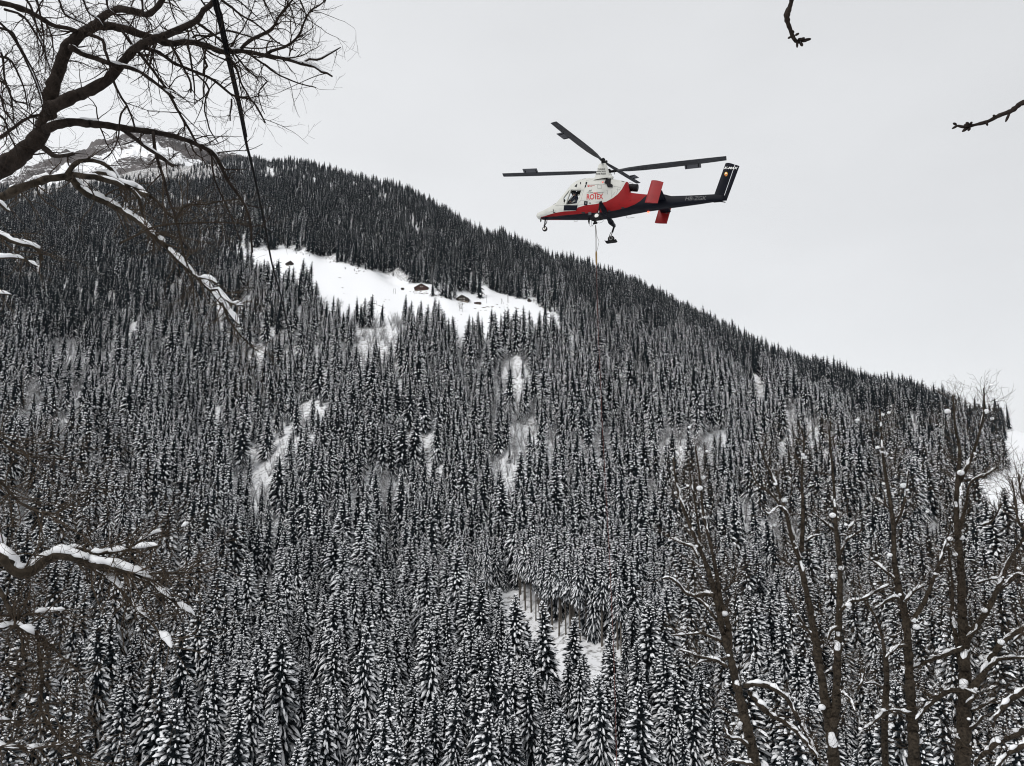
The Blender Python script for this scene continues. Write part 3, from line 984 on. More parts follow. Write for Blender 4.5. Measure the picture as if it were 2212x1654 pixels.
cuts = [cutter(CAV, -0.50, 0.50),
        cutter(xz([(655, 651), (752, 654), (707, 774), (610, 781)], 0.64), 0.0, 1.2),
        cutter(xz([(640, 668), (672, 616), (764, 612), (752, 654), (707, 774), (610, 781)], 0.64), -1.2, -0.1),
        cutter(xz([(592, 722), (643, 656), (648, 655), (602, 768), (592, 757)], 0.60), -1.2, 1.2),
        cutter([Vector((WSA, 0, zA - 0.22)), Vector((WSA, 0, zA + 0.3)), Vector((WSB, 0, zB + 0.3)), Vector((WSB, 0, zB - 0.22))], -0.43, 0.43)]
for c in cuts:
    COL.objects.link(c)
    md = tmp.modifiers.new('b', 'BOOLEAN'); md.operation = 'DIFFERENCE'; md.solver = 'EXACT'; md.object = c
dg = bpy.context.evaluated_depsgraph_get()
me2 = bpy.data.meshes.new_from_object(tmp.evaluated_get(dg))
for c in cuts + [tmp]: bpy.data.objects.remove(c)
me2.materials.clear(); me2.materials.append(M['h_body']); me2.materials.append(M['h_inside'])
for p in me2.polygons:
    c = p.center
    p.material_index = 1 if (abs(c.y) < 0.502 and abs(c.y) > 0.497) or (abs(c.y) < 0.49 and abs(p.normal.y) < 0.2 and CAV[6].x - 3 < c.x and c.x < CAV[0].x + 0.02 and c.z < CAV[4].z + 0.02 and c.z > CAV[6].z - 0.02 and c.x > CAV[4].x - 0.03) else 0
    p.use_smooth = len(p.vertices) == 4 and p.material_index == 0
body = link('fuselage', me2, heli)
def plate(name, poly, mat, parent=None, th=0.012, off=0.004, cuts=5):
    """a thin panel that follows the skin"""
    bmm = bmesh.new()
    f = bmm.faces.new([bmm.verts.new((x, y, 0)) for x, y in poly])
    bmesh.ops.triangulate(bmm, faces=[f])
    bmesh.ops.subdivide_edges(bmm, edges=bmm.edges[:], cuts=cuts, use_grid_fill=True)
    for v in bmm.verts:
        v.co = onskin(v.co.x, v.co.y) + Vector((0, off + th, 0))
    me = bpy.data.meshes.new(name); bmm.to_mesh(me); bmm.free(); me.materials.append(M[mat])
    return link(name, me, parent or heli)
def strip(mb, pts, wd=0.014):
    q = [onskin(x, y) + Vector((0, 0.004, 0)) for x, y in pts]
    mb.tube(q, wd, 4, cap=False)

def lettering(txt, fit, mat, parent=None, on='skin', shear=0.0, plane=None, bold=0.0, name='lettering'):
    """fit: px of lower left, lower right, upper left corners of the text block on the photographed side"""
    cu = bpy.data.curves.new('t', 'FONT'); cu.body = txt; cu.size = 1; cu.shear = shear; cu.offset = bold
    cu.space_line = 0.95; cu.align_x = 'CENTER' if '\n' in txt else 'LEFT'
    o = bpy.data.objects.new('t', cu); COL.objects.link(o)
    m = bpy.data.meshes.new_from_object(o.evaluated_get(bpy.context.evaluated_depsgraph_get()))
    bpy.data.objects.remove(o)
    co = np.array([v.co[:] for v in m.vertices])
    lo, hi = co.min(0), co.max(0)
    A, B, C = [Vector(p).to_2d() if len(p) == 2 else Vector(p) for p in fit]
    vs = []
    for c in co:
        s, t = (c[0] - lo[0]) / (hi[0] - lo[0]), (c[1] - lo[1]) / (hi[1] - lo[1])
        p = A + (B - A) * s + (C - A) * t
        if on == 'skin': q = onskin(p.x, p.y) + Vector((0, 0.012, 0))
        else: q = plane(p.x, p.y)
        vs.append(q)
    for v, q in zip(m.vertices, vs): v.co = q
    m.materials.clear(); m.materials.append(M[mat]); m.update()
    return link(name, m, parent or heli)

lettering('RO', ((791, 738), (856, 736), (793, 690)), 'h_redtext', bold=0.03)
lettering('T', ((850, 735), (886, 734), (850, 676)), 'h_redtext', bold=0.02)
lettering('EX', ((880, 735), (934, 733), (880, 688)), 'h_redtext', bold=0.03)
lettering('25', ((806, 667), (834, 665), (810, 654)), 'h_blacktext', shear=0.3, bold=0.02)
mb = MB()
for i, k in enumerate([796, 806, 815, 824, 833, 842, 890, 899, 908, 917, 926, 934]):
    c = onskin(k, 679 - i * 0.3); mb.box(c + Vector((0, 0.006, 0)), (0.04 if 2 < i < 9 else 0.028, 0.02, 0.045 if i not in (0, 11) else 0.03))
o = mb.build('lettering', M['h_blacktext'], heli); o['kind'] = 'stuff'
# red roundel and two lines of small red print
mb = MB(); c = onskin(809, 618); mb.tube([c + Vector((0, -0.03, 0)), c + Vector((0, 0.014, 0))], 0.075, 16); o = mb.build('emblem', M['h_redtext'], heli)
mb = MB(); c = onskin(812, 617); mb.tube([c + Vector((0, 0.0, 0)), c + Vector((0, 0.017, 0))], 0.030, 12); mb.build('emblem_centre', M['h_white'], o)
mb = MB()
for (x, y, n_) in ((824, 615, 9), (824, 623, 4)):
    for k in range(n_):
        c = onskin(x + k * 4.3, y); mb.box(c + Vector((0, 0.004, 0)), (0.02, 0.018, 0.026))
o = mb.build('small_print', M['h_redtext'], heli); o['kind'] = 'stuff'
# small dark panes and openings
for q in ([(711, 598), (686, 622), (705, 630)], [(735, 587), (743, 586), (743, 604), (736, 604)], [(784, 585), (797, 584), (793, 607), (781, 607)], [(779, 613), (788, 612), (784, 632), (776, 630)]):
    plate('window', q, 'h_dark')
# door: lower pane and frame of the window
plate('door_lower_pane', [(597, 786), (714, 786), (704, 832), (592, 832)], 'h_dark')
mb = MB()
for q in ([(655, 649), (755, 652)], [(755, 652), (708, 777)], [(708, 777), (608, 783)], [(608, 783), (655, 649)], [(590, 768), (600, 770)]): strip(mb, q, 0.022)
mb.build('window_frame', M['h_white'], heli)
mb = MB()
for q in ([(770, 640), (742, 742), (900, 752)], [(770, 640), (778, 612), (880, 606), (950, 604)], [(960, 655), (1080, 652), (1084, 630), (1025, 622)], [(1010, 655), (1008, 718)],
          [(1064, 628), (1050, 692)], [(885, 610), (922, 612), (920, 640), (886, 640), (885, 610)], [(524, 770), (522, 835)], [(522, 786), (600, 786)], [(462, 846), (505, 838)], [(720, 785), (900, 760)],
          [(870, 563), (790, 570), (770, 640)], [(700, 792), (742, 742)], [(970, 660), (972, 690)], [(1040, 668), (1015, 700)]): strip(mb, q, 0.007)
o = mb.build('panel_seam', M['h_greytext'], heli); o['kind'] = 'stuff'
mb = MB()
for q in ([(720, 862), (720, 806)], [(760, 858), (764, 792)], [(800, 855), (808, 783)], [(930, 770), (936, 842)], [(985, 745), (990, 835)], [(1070, 780), (1180, 740)], [(600, 884), (850, 872)]): strip(mb, q, 0.006)
o = mb.build('panel_seam', M['h_dark'], heli); o['kind'] = 'stuff'
plate('step_pocket', [(770, 750), (800, 752), (798, 786), (768, 786)], 'h_dark')
o = plate('step_pocket_sticker', [(778, 762), (792, 762), (791, 778), (778, 778)], 'h_greytext', th=0.03)
plate('vent', [(815, 762), (826, 762), (826, 774), (815, 774)], 'h_greytext')
plate('warning_sticker', [(806, 846), (832, 844), (832, 870), (808, 872)], 'h_greytext', th=0.006)
# air intake scoop on the flank
mb = MB(); pts = [onskin(x, y) for x, y in [(966, 556), (1004, 556), (1000, 606), (1018, 612), (1016, 632), (975, 630), (964, 602), (948, 598)]]
mb.prism(pts, lambda p: (p.x, p.y - 0.12, p.z), lambda p: (p.x, p.y + 0.10, p.z)); mb.build('air_intake', M['h_black'], heli)
mb = MB(); c = onskin(994, 552) + Vector((0, 0.02, 0.02)); mb.ball(c, 0.17, (1.4, 0.9, 0.8), 14, 8)
mb.build('intake_fairing', M['h_white'], heli, smooth=True)
mb = MB(); c = onskin(931, 586); mb.ball(c, 0.05, (1.2, 1, 1), 10, 6); mb.build('navigation_lamp', M['navlamp'], heli, smooth=True)
# wiper, pitot, nose details
mb = MB(); a_ = hp(637, 633, 0.1); mb.tube([a_, a_ + Vector((-0.05, 0, -0.12)), hp(655, 655, 0.1)], 0.012, 5); mb.build('temperature_probe', M['h_black'], heli)
mb = MB(); a_ = onskin(506, 832); mb.tube([a_, a_ + Vector((0, 0.10, 0.06)), onskin(508, 852) + Vector((0, 0.10, 0))], 0.014, 5); mb.build('pitot_tube', M['h_black'], heli)
mb = MB(); a_ = hp(395, 918, 0.0); mb.tube([a_ + Vector((0, 0, 0.15)), a_, a_ + Vector((0, 0, -0.10))], [0.04, 0.05, 0.03], 8); mb.build('landing_lamp', M['h_black'], heli)

# ---- windscreen and side glass
def pane(name, pts, th):
    mb = MB(); n = len(pts); t = Vector(th)
    vs = [Vector(p) for p in pts] + [Vector(p) + t for p in pts]
    mb.add(vs, [tuple(range(n)), tuple(range(2 * n - 1, n - 1, -1))] + [(i, n + i, n + (i + 1) % n, (i + 1) % n) for i in range(n)])
    return mb.build(name, M['glass'], heli)
gv, gf = [], []
for i in range(9):
    X_ = WSA + (WSB - WSA) * i / 8
    for k in range(9):
        y_ = -0.43 + 0.86 * k / 8
        h_ = bv.ray_cast(Vector((X_, y_, 5)), Vector((0, 0, -1)))
        gv.append(h_[0] if h_[0] is not None else Vector((X_, y_, 0)))
gf = [(i * 9 + k, i * 9 + k + 1, i * 9 + k + 10, i * 9 + k + 9) for i in range(8) for k in range(8)]
mb = MB(); mb.add(gv, gf); mb.build('windscreen', M['glass'], heli, smooth=True)
# ---- seat and control column seen through the door
mb = MB(); c = hp(715, 740, 0.0)
mb.box(c + Vector((0.05, 0, -0.40)), (0.5, 0.5, 0.12)); mb.box(c + Vector((-0.22, 0, -0.02)), (0.12, 0.48, 0.75)); mb.box(c + Vector((0.1, 0, -0.56)), (0.3, 0.3, 0.25))
mb.build('pilot_seat', M['h_inside'], heli)
mb = MB(); c2_ = hp(640, 790, 0.0); mb.box(c2_ + Vector((0.25, 0, 0.12)), (0.28, 0.6, 0.32)); mb.build('instrument_panel', M['h_inside'], heli)

# ---- exhaust
mb = MB()
e0, e1 = hp(1150, 632, 0.0), hp(1232, 636, 0.0)
mb.tube([e0 + Vector((0.2, 0, 0)), e0, e0.lerp(e1, 0.15), e0.lerp(e1, 0.97), e1], [0.2, 0.2, 0.225, 0.235, 0.228], 22)
mb.build('exhaust_pipe', M['h_black'], heli, smooth=True)
mb = MB(); p0 = e0 + Vector((0.02, 0.12, 0.20)); mb.tube([p0, p0 + Vector((-0.15, 0, 0.05)), p0 + Vector((-0.28, 0, 0.0)), p0 + Vector((-0.38, 0, -0.04))], 0.02, 6); mb.build('exhaust_clamp', M['h_metal'], heli)

# ---- rotor pylons (canted outwards) and hubs
CANT = RAD(12.5)
HS = 0.665
hubN, hubF = hp(936, 408, HS), hp(983, 492, -HS)
hubz = (hubN.z + hubF.z) / 2
hubX = (hubN.x + hubF.x) / 2
PY = []
for sgn in (1, -1):
    hub = Vector((hubX, sgn * HS, hubz))
    axis = Vector((0, sgn * math.sin(CANT), math.cos(CANT)))
    if sgn == 1:
        xt0, xt1 = hp(893, 447, 0.6).x, hp(968, 447, 0.6).x
        xb0, xb1 = hp(846, 552, 0.4).x, hp(1008, 548, 0.4).x
    mb = MB()
    rings = []
    for f, a0, a1, yw in ((0.0, xb0 + .04, xb1 - .05, 0.34), (0.25, xb0 + (xt0 - xb0) * .4, xb1 + (xt1 - xb1) * .35, 0.26), (0.6, xb0 + (xt0 - xb0) * .75, xb1 + (xt1 - xb1) * .72, 0.21), (0.93, xt0 - .02, xt1 + .02, 0.18), (1.0, xt0 - 0.06, xt1 + 0.06, 0.14)):
        c = hub - axis * (1.05 * (1 - f) + 0.20)
        xm, xh = (a0 + a1) / 2, abs(a0 - a1) / 2
        rings.append([Vector((xm + xh * math.copysign(abs(math.cos(q)) ** 0.55, math.cos(q)), c.y + yw * math.copysign(abs(math.sin(q)) ** 0.7, math.sin(q)), c.z)) for q in [2 * math.pi * k / 24 for k in range(24)]])
    vs = [p for r in rings for p in r]
    fs = [(i * 24 + k, i * 24 + (k + 1) % 24, (i + 1) * 24 + (k + 1) % 24, (i + 1) * 24 + k) for i in range(len(rings) - 1) for k in range(24)]
    fs += [tuple(range(len(vs) - 24, len(vs)))]
    mb.add(vs, fs)
    py = mb.build('rotor_pylon', M['h_white'], heli, smooth=True)
    if sgn == 1:
        pbv = BVHTree.FromPolygons(vs, fs)
        def onpyl(x, y):
            p = hp(x, y, 0.9)
            for _ in range(6):
                h = pbv.ray_cast(Vector((p.x, 4, p.z)), Vector((0, -1, 0)))
                if h[0] is None: break
                p = hp(x, y, h[0].y)
            return p + Vector((0, 0.012, 0))
        lettering('WARNING', ((886, 480), (950, 480), (886, 467)), 'h_blacktext', py, 'plane', plane=onpyl, bold=0.02)
        lettering('APPROACH', ((880, 500), (955, 500), (880, 487)), 'h_blacktext', py, 'plane', plane=onpyl, bold=0.02)
        lettering('FROM FRONT', ((870, 522), (959, 521), (870, 508)), 'h_blacktext', py, 'plane', plane=onpyl, bold=0.02)
    # ---- rotor
    rot = empty('rotor', parent=heli)
    rb = MB()
    rb.tube([hub - axis * 0.30, hub - axis * 0.12, hub + axis * 0.12, hub + axis * 0.20], [0.09, 0.13, 0.13, 0.06], 14)
    e1_ = Vector((1, 0, 0)); e2_ = axis.cross(e1_) if False else Vector((0, math.cos(CANT), -sgn * math.sin(CANT)))
    # blade azimuths chosen so each blade points where it does in the photograph
    tips = ((505, 72), (1242, 602)) if sgn == 1 else ((72, 525), (1982, 385))
    Rb = 7.3
    for tx, ty in tips:
        best = None
        for a in range(0, 3600, 4):
            q = RAD(a / 10)
            for cone in (0.0, 1.0, 2.0, 3.0, 4.0, 5.0):
                d = (e1_ * math.cos(q) + e2_ * math.sin(q)) * math.cos(RAD(cone)) + axis * math.sin(RAD(cone))
                X_, Y_ = hpx(hub + d * Rb)
                er = (X_ - tx) ** 2 + (Y_ - ty) ** 2 + cone * 30
                if best is None or er < best[0]: best = (er, q, cone, X_, Y_)
        print('blade', sgn, tx, ty, best)
        q, cone = best[1], RAD(best[2])
        d0 = e1_ * math.cos(q) + e2_ * math.sin(q)
        spin = 1 if sgn == 1 else -1               # counter-rotating
        ch = axis.cross(d0).normalized() * spin     # towards the leading edge
        d = d0 * math.cos(cone) + axis * math.sin(cone)
        up = d.cross(ch).normalized(); up = up if up.dot(axis) > 0 else -up
        rb.tube([hub, hub + d * 0.30, hub + d * 0.62], [0.075, 0.085, 0.06], 10)
        rb.box(hub + d * 0.45 + up * 0.07 - ch * 0.05, (0.12, 0.12, 0.10))
        rb.tube([hub + d * 0.4 + ch * 0.12, hub + d * 0.4 - axis * 0.38 + ch * 0.12], 0.018, 6)
        bl = MB(); vs = []; fs = []
        prof = [(0.5, 0.04), (0.32, 0.055), (0.0, 0.06), (-0.3, 0.035), (-0.5, 0.006), (-0.3, -0.02), (0.0, -0.045), (0.32, -0.045)]
        stn = [(0.50, 0.13, 1.0), (0.75, 0.17, 1.0), (1.25, 0.29, 0.9), (2.2, 0.39, 0.75), (3.6, 0.43, 0.62), (5.2, 0.42, 0.5), (6.6, 0.39, 0.4), (7.28, 0.36, 0.32), (7.3, 0.33, 0.2)]
        for r, c, th in stn:
            tw = RAD(10 - 1.2 * r)
            cc, uu = ch * math.cos(tw) + up * math.sin(tw), up * math.cos(tw) - ch * math.sin(tw)
            base = hub + d * r + axis * (0.004 * (r - 3) ** 2 * (0.6 if r > 3 else 0))
            vs += [base + cc * (a * c) + uu * (b_ * th * 1.2) for a, b_ in prof]
        n = len(prof)
        fs = [(i * n + k, i * n + (k + 1) % n, (i + 1) * n + (k + 1) % n, (i + 1) * n + k) for i in range(len(stn) - 1) for k in range(n)]
        fs += [tuple(range(n)), tuple(range(len(vs) - n, len(vs)))]
        bl.add(vs, fs)
        bo = bl.build('rotor_blade', M['h_blade'], rot)
        # servo flap behind the trailing edge at three quarters span
        fl = MB()
        c = hub + d * 5.25 - ch * 0.36 + up * 0.02
        Rm = Matrix((d, ch, up)).transposed()
        fl.box(c, (1.0, 0.36, 0.03), Rm)
        fo = fl.build('servo_flap', M['h_flap'], rot)
        # flap arms
        for r_ in (4.85, 5.6):
            rb2 = hub + d * r_
            bl2 = [rb2 - ch * 0.15, rb2 - ch * 0.45]
            rb.tube(bl2, 0.03, 6)
    rb.build('rotor_hub', M['h_black'], rot)

# ---- tail: fin, rudder, skid, stabiliser with end plates
def slab(poly, y0, y1, r=0.0):
    mb = MB()
    mb.prism([(p.x, p.z) for p in poly], lambda p: (p[0], y0, p[1]), lambda p: (p[0], y1, p[1]))
    return mb
def foil(mb, lo0, lo1, hi0, hi1, th, yc, curve=0.0):
    """a fin: leading/trailing edge points low and high, lens section"""
    n = 9; rows_ = 8
    vs = []
    for j in range(rows_):
        s = j / (rows_ - 1)
        a = lo0.lerp(hi0, s); b_ = lo1.lerp(hi1, s)
        for sg in (1, -1):
            for k in range(n):
                f = k / (n - 1)
                t_ = th * (math.sin(math.pi * f ** 0.6) ** 0.8 if 0 < f < 1 else 0.05)
                p = a.lerp(b_, f)
                bow = curve * math.sin(math.pi * f) * (1 if j == rows_ - 1 else 0)
                vs.append(Vector((p.x, yc + sg * t_, p.z + bow)))
    fs = []
    for j in range(rows_ - 1):
        for sg in range(2):
            for k in range(n - 1):
                a0 = (j * 2 + sg) * n + k
                fs.append((a0, a0 + 1, a0 + 1 + 2 * n, a0 + 2 * n))
    for j in (0, rows_ - 1):
        for k in range(n - 1):
            a0 = j * 2 * n + k
            fs.append((a0, a0 + 1, a0 + 1 + n, a0 + n))
    mb.add(vs, fs)
mb = MB()
f0, f1, f2, f3 = hp(1893, 700, 0), hp(1966, 742, 0), hp(1992, 424, 0), hp(2072, 434, 0)
foil(mb, f0, f1, f2, f3, 0.075, 0.0, 0.03)
fin = mb.build('tail_fin', M['h_dark'], heli)
mb = MB()
foil(mb, hp(1970, 742, 0), hp(2002, 746, 0), hp(2076, 436, 0), hp(2114, 447, 0), 0.035, 0.0)
mb.build('rudder', M['h_dark'], heli)
mb = MB(); mb.tube([hp(1890, 756, 0), hp(1950, 752, 0), hp(1992, 760, 0)], [0.05, 0.04, 0.025], 6); mb.build('tail_skid', M['h_black'], heli)
fpl = lambda x, y: hp(x, y, 0.085)
lettering('K-MAX', ((1979, 472), (2096, 474), (1985, 452)), 'h_whitetext', fin, 'plane', plane=fpl, shear=0.25, bold=0.03)
mb = MB(); c = hp(1997, 516, 0.08); mb.ball(c, 1.0, (0.095, 0.012, 0.145), 16, 8); em = mb.build('emblem', M['h_yellow'], fin, smooth=True)
mb = MB(); mb.ball(c + Vector((0, 0.004, -0.06)), 1.0, (0.085, 0.012, 0.05), 14, 6); mb.build('emblem_band', M['h_redtext'], em, smooth=True)
mb = MB(); mb.ball(c + Vector((0, 0.006, 0.045)), 1.0, (0.05, 0.012, 0.05), 12, 6); mb.build('emblem_band', M['h_whitetext'], em, smooth=True)
lettering('HB-ZGK', ((1643, 745), (1823, 741), (1648, 711)), 'h_greytext', shear=0.1, bold=0.01)

SPAN = 1.38
xle = hp(1330, 700, SPAN).x
mb = MB()
ca = [hp(1355, 690, SPAN), hp(1440, 700, SPAN)]
zc_ = (hp(1375, 668, SPAN).z)
foil_pts = [(ca[0].x, 0.0), (ca[1].x, 0.0)]
vs, fs = [], []
for i, yy in enumerate((-SPAN, -0.2, 0.2, SPAN)):
    for k in range(12):
        q = 2 * math.pi * k / 12
        vs.append(Vector(((ca[0].x + ca[1].x) / 2 + math.cos(q) * abs(ca[0].x - ca[1].x) * 0.55, yy, zc_ + math.sin(q) * 0.055)))
for i in range(3):
    for k in range(12):
        fs.append((i * 12 + k, i * 12 + (k + 1) % 12, (i + 1) * 12 + (k + 1) % 12, (i + 1) * 12 + k))
fs += [tuple(range(11, -1, -1)), tuple(range(36, 48))]
mb.add(vs, fs)
stab = mb.build('tailplane', M['h_dark'], heli, smooth=True)
zn = [hp(1295, 762, SPAN), hp(1405, 768, SPAN), hp(1352, 571, SPAN), hp(1457, 586, SPAN)]
for sgn in (1, -1):
    mb = MB()
    foil(mb, zn[0], zn[1], zn[2], zn[3], 0.055, sgn * SPAN, 0.03)
    ep = mb.build('end_plate', M['h_red'], stab)
print('far plate px', [hpx((p.x, -SPAN, p.z)) for p in zn])
# fairing hump where the tailplane meets the boom, and its faint white mark
lettering('07', ((1418, 742), (1456, 734), (1420, 702)), 'h_greytext', shear=0.2)
lettering('HB', ((1466, 860), (1468, 826), (1500, 858)), 'h_greytext', stab, 'plane', plane=lambda x, y: hp(x, y, -SPAN + 0.075))
mb = MB(); a_ = hp(1523, 800, -0.5); mb.add([a_ + Vector((0.15, 0.2, 0.1)), a_ + Vector((-0.12, 0.2, 0.1)), hp(1540, 862, -SPAN + .1), hp(1512, 850, -SPAN + .1)], [(0, 1, 2, 3)])

# beacon
mb = MB(); c = hp(1325, 846, -0.22); mb.ball(c, 0.06, (1, 1, 1), 12, 8); mb.build('beacon', M['beacon'], heli, smooth=True)
mb = MB(); mb.tube([c + Vector((0, 0.02, 0.14)), c + Vector((0, 0, 0.03))], 0.05, 10); mb.build('beacon_base', M['h_black'], heli)
# belly aerials
mb = MB()
for pts in ([(683, 914), (684, 928), (709, 928), (711, 914)], [(1130, 872), (1138, 893), (1150, 897), (1205, 890)]):
    mb.tube([hp(x, y, -0.35) for x, y in pts], 0.012, 5)
o = mb.build('belly_aerial', M['h_metal'], heli)

# ---- nose wheel
mb = MB()
t0, t1 = hp(440, 912, 0.0), hp(428, 962, 0.0); ax_ = hp(430, 990, 0.0)
mb.tube([hp(434, 905, 0), t1], [0.05, 0.04], 8); mb.tube([hp(450, 905, 0), hp(446, 935, 0), t1], 0.025, 6)
mb.tube([t1 + Vector((0, 0, 0.03)), t1 + Vector((0, 0.11, 0)), ax_ + Vector((0, 0.11, 0))], 0.03, 6); mb.tube([t1 + Vector((0, 0, 0.03)), t1 + Vector((0, -0.11, 0)), ax_ + Vector((0, -0.11, 0))], 0.03, 6)
ng_ = mb.build('nose_gear_leg', M['h_black'], heli)
def wheel(c, r, wd, parent):
    mb = MB(); n = 22
    prof = [(0.60 * r, -wd), (0.82 * r, -wd * 1.05), (0.95 * r, -wd * 0.8), (r, -wd * 0.35), (r, wd * 0.35), (0.95 * r, wd * 0.8), (0.82 * r, wd * 1.05), (0.60 * r, wd)]
    vs = [Vector((c.x + math.cos(2 * math.pi * k / n) * q, c.y + y_, c.z + math.sin(2 * math.pi * k / n) * q)) for q, y_ in prof for k in range(n)]
    fs = [(i * n + k, i * n + (k + 1) % n, (i + 1) * n + (k + 1) % n, (i + 1) * n + k) for i in range(len(prof) - 1) for k in range(n)]
    mb.add(vs, fs); t_ = mb.build('tyre', M['h_rubber'], parent, smooth=True)
    mb = MB(); mb.tube([c + Vector((0, -wd * 0.9, 0)), c + Vector((0, wd * 0.9, 0))], r * 0.60, 18); mb.tube([c + Vector((0, -wd * 1.1, 0)), c + Vector((0, wd * 1.1, 0))], r * 0.2, 10)
    mb.build('rim', M['h_metal'], parent)
nw = empty('nose_wheel', parent=heli)
wheel(ax_, 0.165, 0.085, nw)

# ---- main gear: arm out to a knee, strut down to the wheel with its bear paw plate
for sgn in (1, -1):
    g_ = empty('main_gear', parent=heli)
    yk = 1.62
    kn, kf = hp(894, 745, yk), hp(1048, 985, -yk)
    kx, kz = (kn.x + kf.x) / 2, (kn.z + kf.z) / 2
    knee = Vector((kx, sgn * yk, kz))
    rn_, rf_ = hp(960, 868, 0.70), hp(985, 902, -0.70)
    root = Vector(((rn_.x + rf_.x) / 2, sgn * 0.66, (rn_.z + rf_.z) / 2))
    mb = MB(); mb.tube([root, root + Vector((0.02, -sgn * 0.5, 0.12))], 0.15, 10); mb.build('gear_root', M['h_dark'], g_)
    wn, wf = hp(869, 878, yk - 0.05), hp(1015, 1080, -yk + 0.05)
    wh = Vector(((wn.x + wf.x) / 2, sgn * (yk + 0.02), (wn.z + wf.z) / 2))
    mb = MB()
    mb.tube([root, root.lerp(knee, 0.25), root.lerp(knee, 0.9), knee, knee + (knee - root).normalized() * 0.10], [0.17, 0.17, 0.11, 0.10, 0.05], 10)
    mb.tube([knee + Vector((-0.06, 0, 0.12)), knee + Vector((0, 0, -0.05))], [0.03, 0.05], 8)
    mb.build('gear_arm', M['h_dark'], g_)
    mb = MB()
    top = knee + Vector((0, 0, 0.02))
    st = wh + Vector((0.0, -sgn * 0.17, 0.0))
    mid = top.lerp(st, 0.55)
    mb.tube([top, mid], [0.065, 0.06], 10); mb.tube([mid + Vector((0.09, 0, 0.02)), st.lerp(mid, 0.5) + Vector((0.12, 0, 0)), st + Vector((0.05, 0, 0.08))], 0.022, 6)
    mb.tube([st, wh], 0.05, 8)
    so = mb.build('oleo_strut', M['h_black'], g_)
    mb = MB(); mb.tube([mid, st.lerp(mid, 0.25), st + Vector((0, 0, 0.05))], 0.035, 8); mb.build('oleo_rod', M['h_metal'], g_)
    wheel(wh, 0.215, 0.10, g_)
    # bear paw: a flat plate with turned-up tips strapped round the wheel
    mb = MB()
    zz = wh.z - 0.17
    prof = [(0.38, 0.05), (0.30, 0.0), (-0.28, 0.0), (-0.36, 0.04)]
    vs = []
    for x_, z_ in prof:
        for y_ in (-0.20, 0.20): vs += [Vector((wh.x + x_, wh.y + y_, zz + z_)), Vector((wh.x + x_, wh.y + y_, zz + z_ - 0.035))]
    fs = []
    for i in range(3):
        a = i * 4; fs += [(a, a + 4, a + 6, a + 2), (a + 1, a + 3, a + 7, a + 5), (a, a + 1, a + 5, a + 4), (a + 2, a + 6, a + 7, a + 3)]
    fs += [(0, 2, 3, 1), (12, 13, 15, 14)]
    mb.add(vs, fs)
    for s_ in (-1, 1): mb.tube([Vector((wh.x + s_ * 0.24, wh.y, zz)), Vector((wh.x + s_ * 0.12, wh.y, wh.z + 0.05))], 0.03, 6)
    mb.build('bear_paw', M['h_black'], g_)

# ---- cargo hook gear under the belly
mb = MB()
hk = hp(866, 905, 0.0)
hk2 = hp(866, 945, 0.0)
mb.tube([hk + Vector((0, 0, 0.1)), hk, hk.lerp(hk2, 0.5)], [0.10, 0.06, 0.04], 8)
mb.box(hk.lerp(hk2, 0.75), (0.16, 0.14, 0.16)); mb.tube([hk2 + Vector((0.10, 0, 0.08)), hk2 + Vector((0.14, 0, 0)), hk2, hk2 + Vector((-0.13, 0, 0.02)), hk2 + Vector((-0.08, 0, 0.09))], 0.035, 6)
mb.build('cargo_hook', M['h_black'], heli)
mb = MB()
for pts in ([(810, 912), (812, 950), (825, 970), (850, 955), (860, 940)], [(832, 915), (836, 960), (846, 968)], [(872, 932), (905, 940), (932, 928), (938, 912)]):
    mb.tube([hp(x, y, -0.15) for x, y in pts], 0.009, 5)
mb.build('hook_cable', M['h_black'], heli)
mb = MB(); a_ = hp(811, 905, -.1); mb.tube([a_ + Vector((0, 0, .1)), hp(811, 922, -.1), hp(813, 948, -.1)], [0.05, 0.06, 0.03], 8); mb.build('mirror_mount', M['h_black'], heli)

# ------------------------------------------------------------------ the pilot, leaning towards the door
M['suit'] = material('dark_blue_overall', (0.018, 0.022, 0.045), 0.85, var=0.3, scale=9)
M['skin'] = material('skin_tone', (0.42, 0.24, 0.17), 0.6)
M['helmet'] = material('dark_helmet', (0.03, 0.03, 0.04), 0.35)
person = empty('person'); person.matrix_world = HM
tag(person, 'pilot in dark overalls and helmet leaning forward at the open cabin window', 'person')
pc = hp(720, 760, 0.0)
J = {'pel': (0, 0.02, -0.22), 'bel': (0.02, 0.05, 0.02), 'che': (0.08, 0.10, 0.26), 'nec': (0.13, 0.14, 0.42), 'hd': (0.16, 0.16, 0.50),
     'shl': (0.09, 0.28, 0.34), 'ell': (0.22, 0.34, 0.10), 'hnl': (0.42, 0.24, 0.02), 'shr': (0.09, -0.08, 0.36), 'elr': (0.24, -0.18, 0.14), 'hnr': (0.46, -0.06, 0.04),
     'hil': (0.02, 0.12, -0.24), 'knl': (0.44, 0.15, -0.14), 'ftl': (0.56, 0.14, -0.52), 'hir': (0.02, -0.09, -0.24), 'knr': (0.44, -0.13, -0.14), 'ftr': (0.56, -0.13, -0.52)}
JR = {'pel': .15, 'bel': .15, 'che': .16, 'nec': .06, 'hd': .07, 'shl': .08, 'ell': .055, 'hnl': .035, 'shr': .08, 'elr': .055, 'hnr': .035, 'hil': .10, 'knl': .075, 'ftl': .05, 'hir': .10, 'knr': .075, 'ftr': .05}
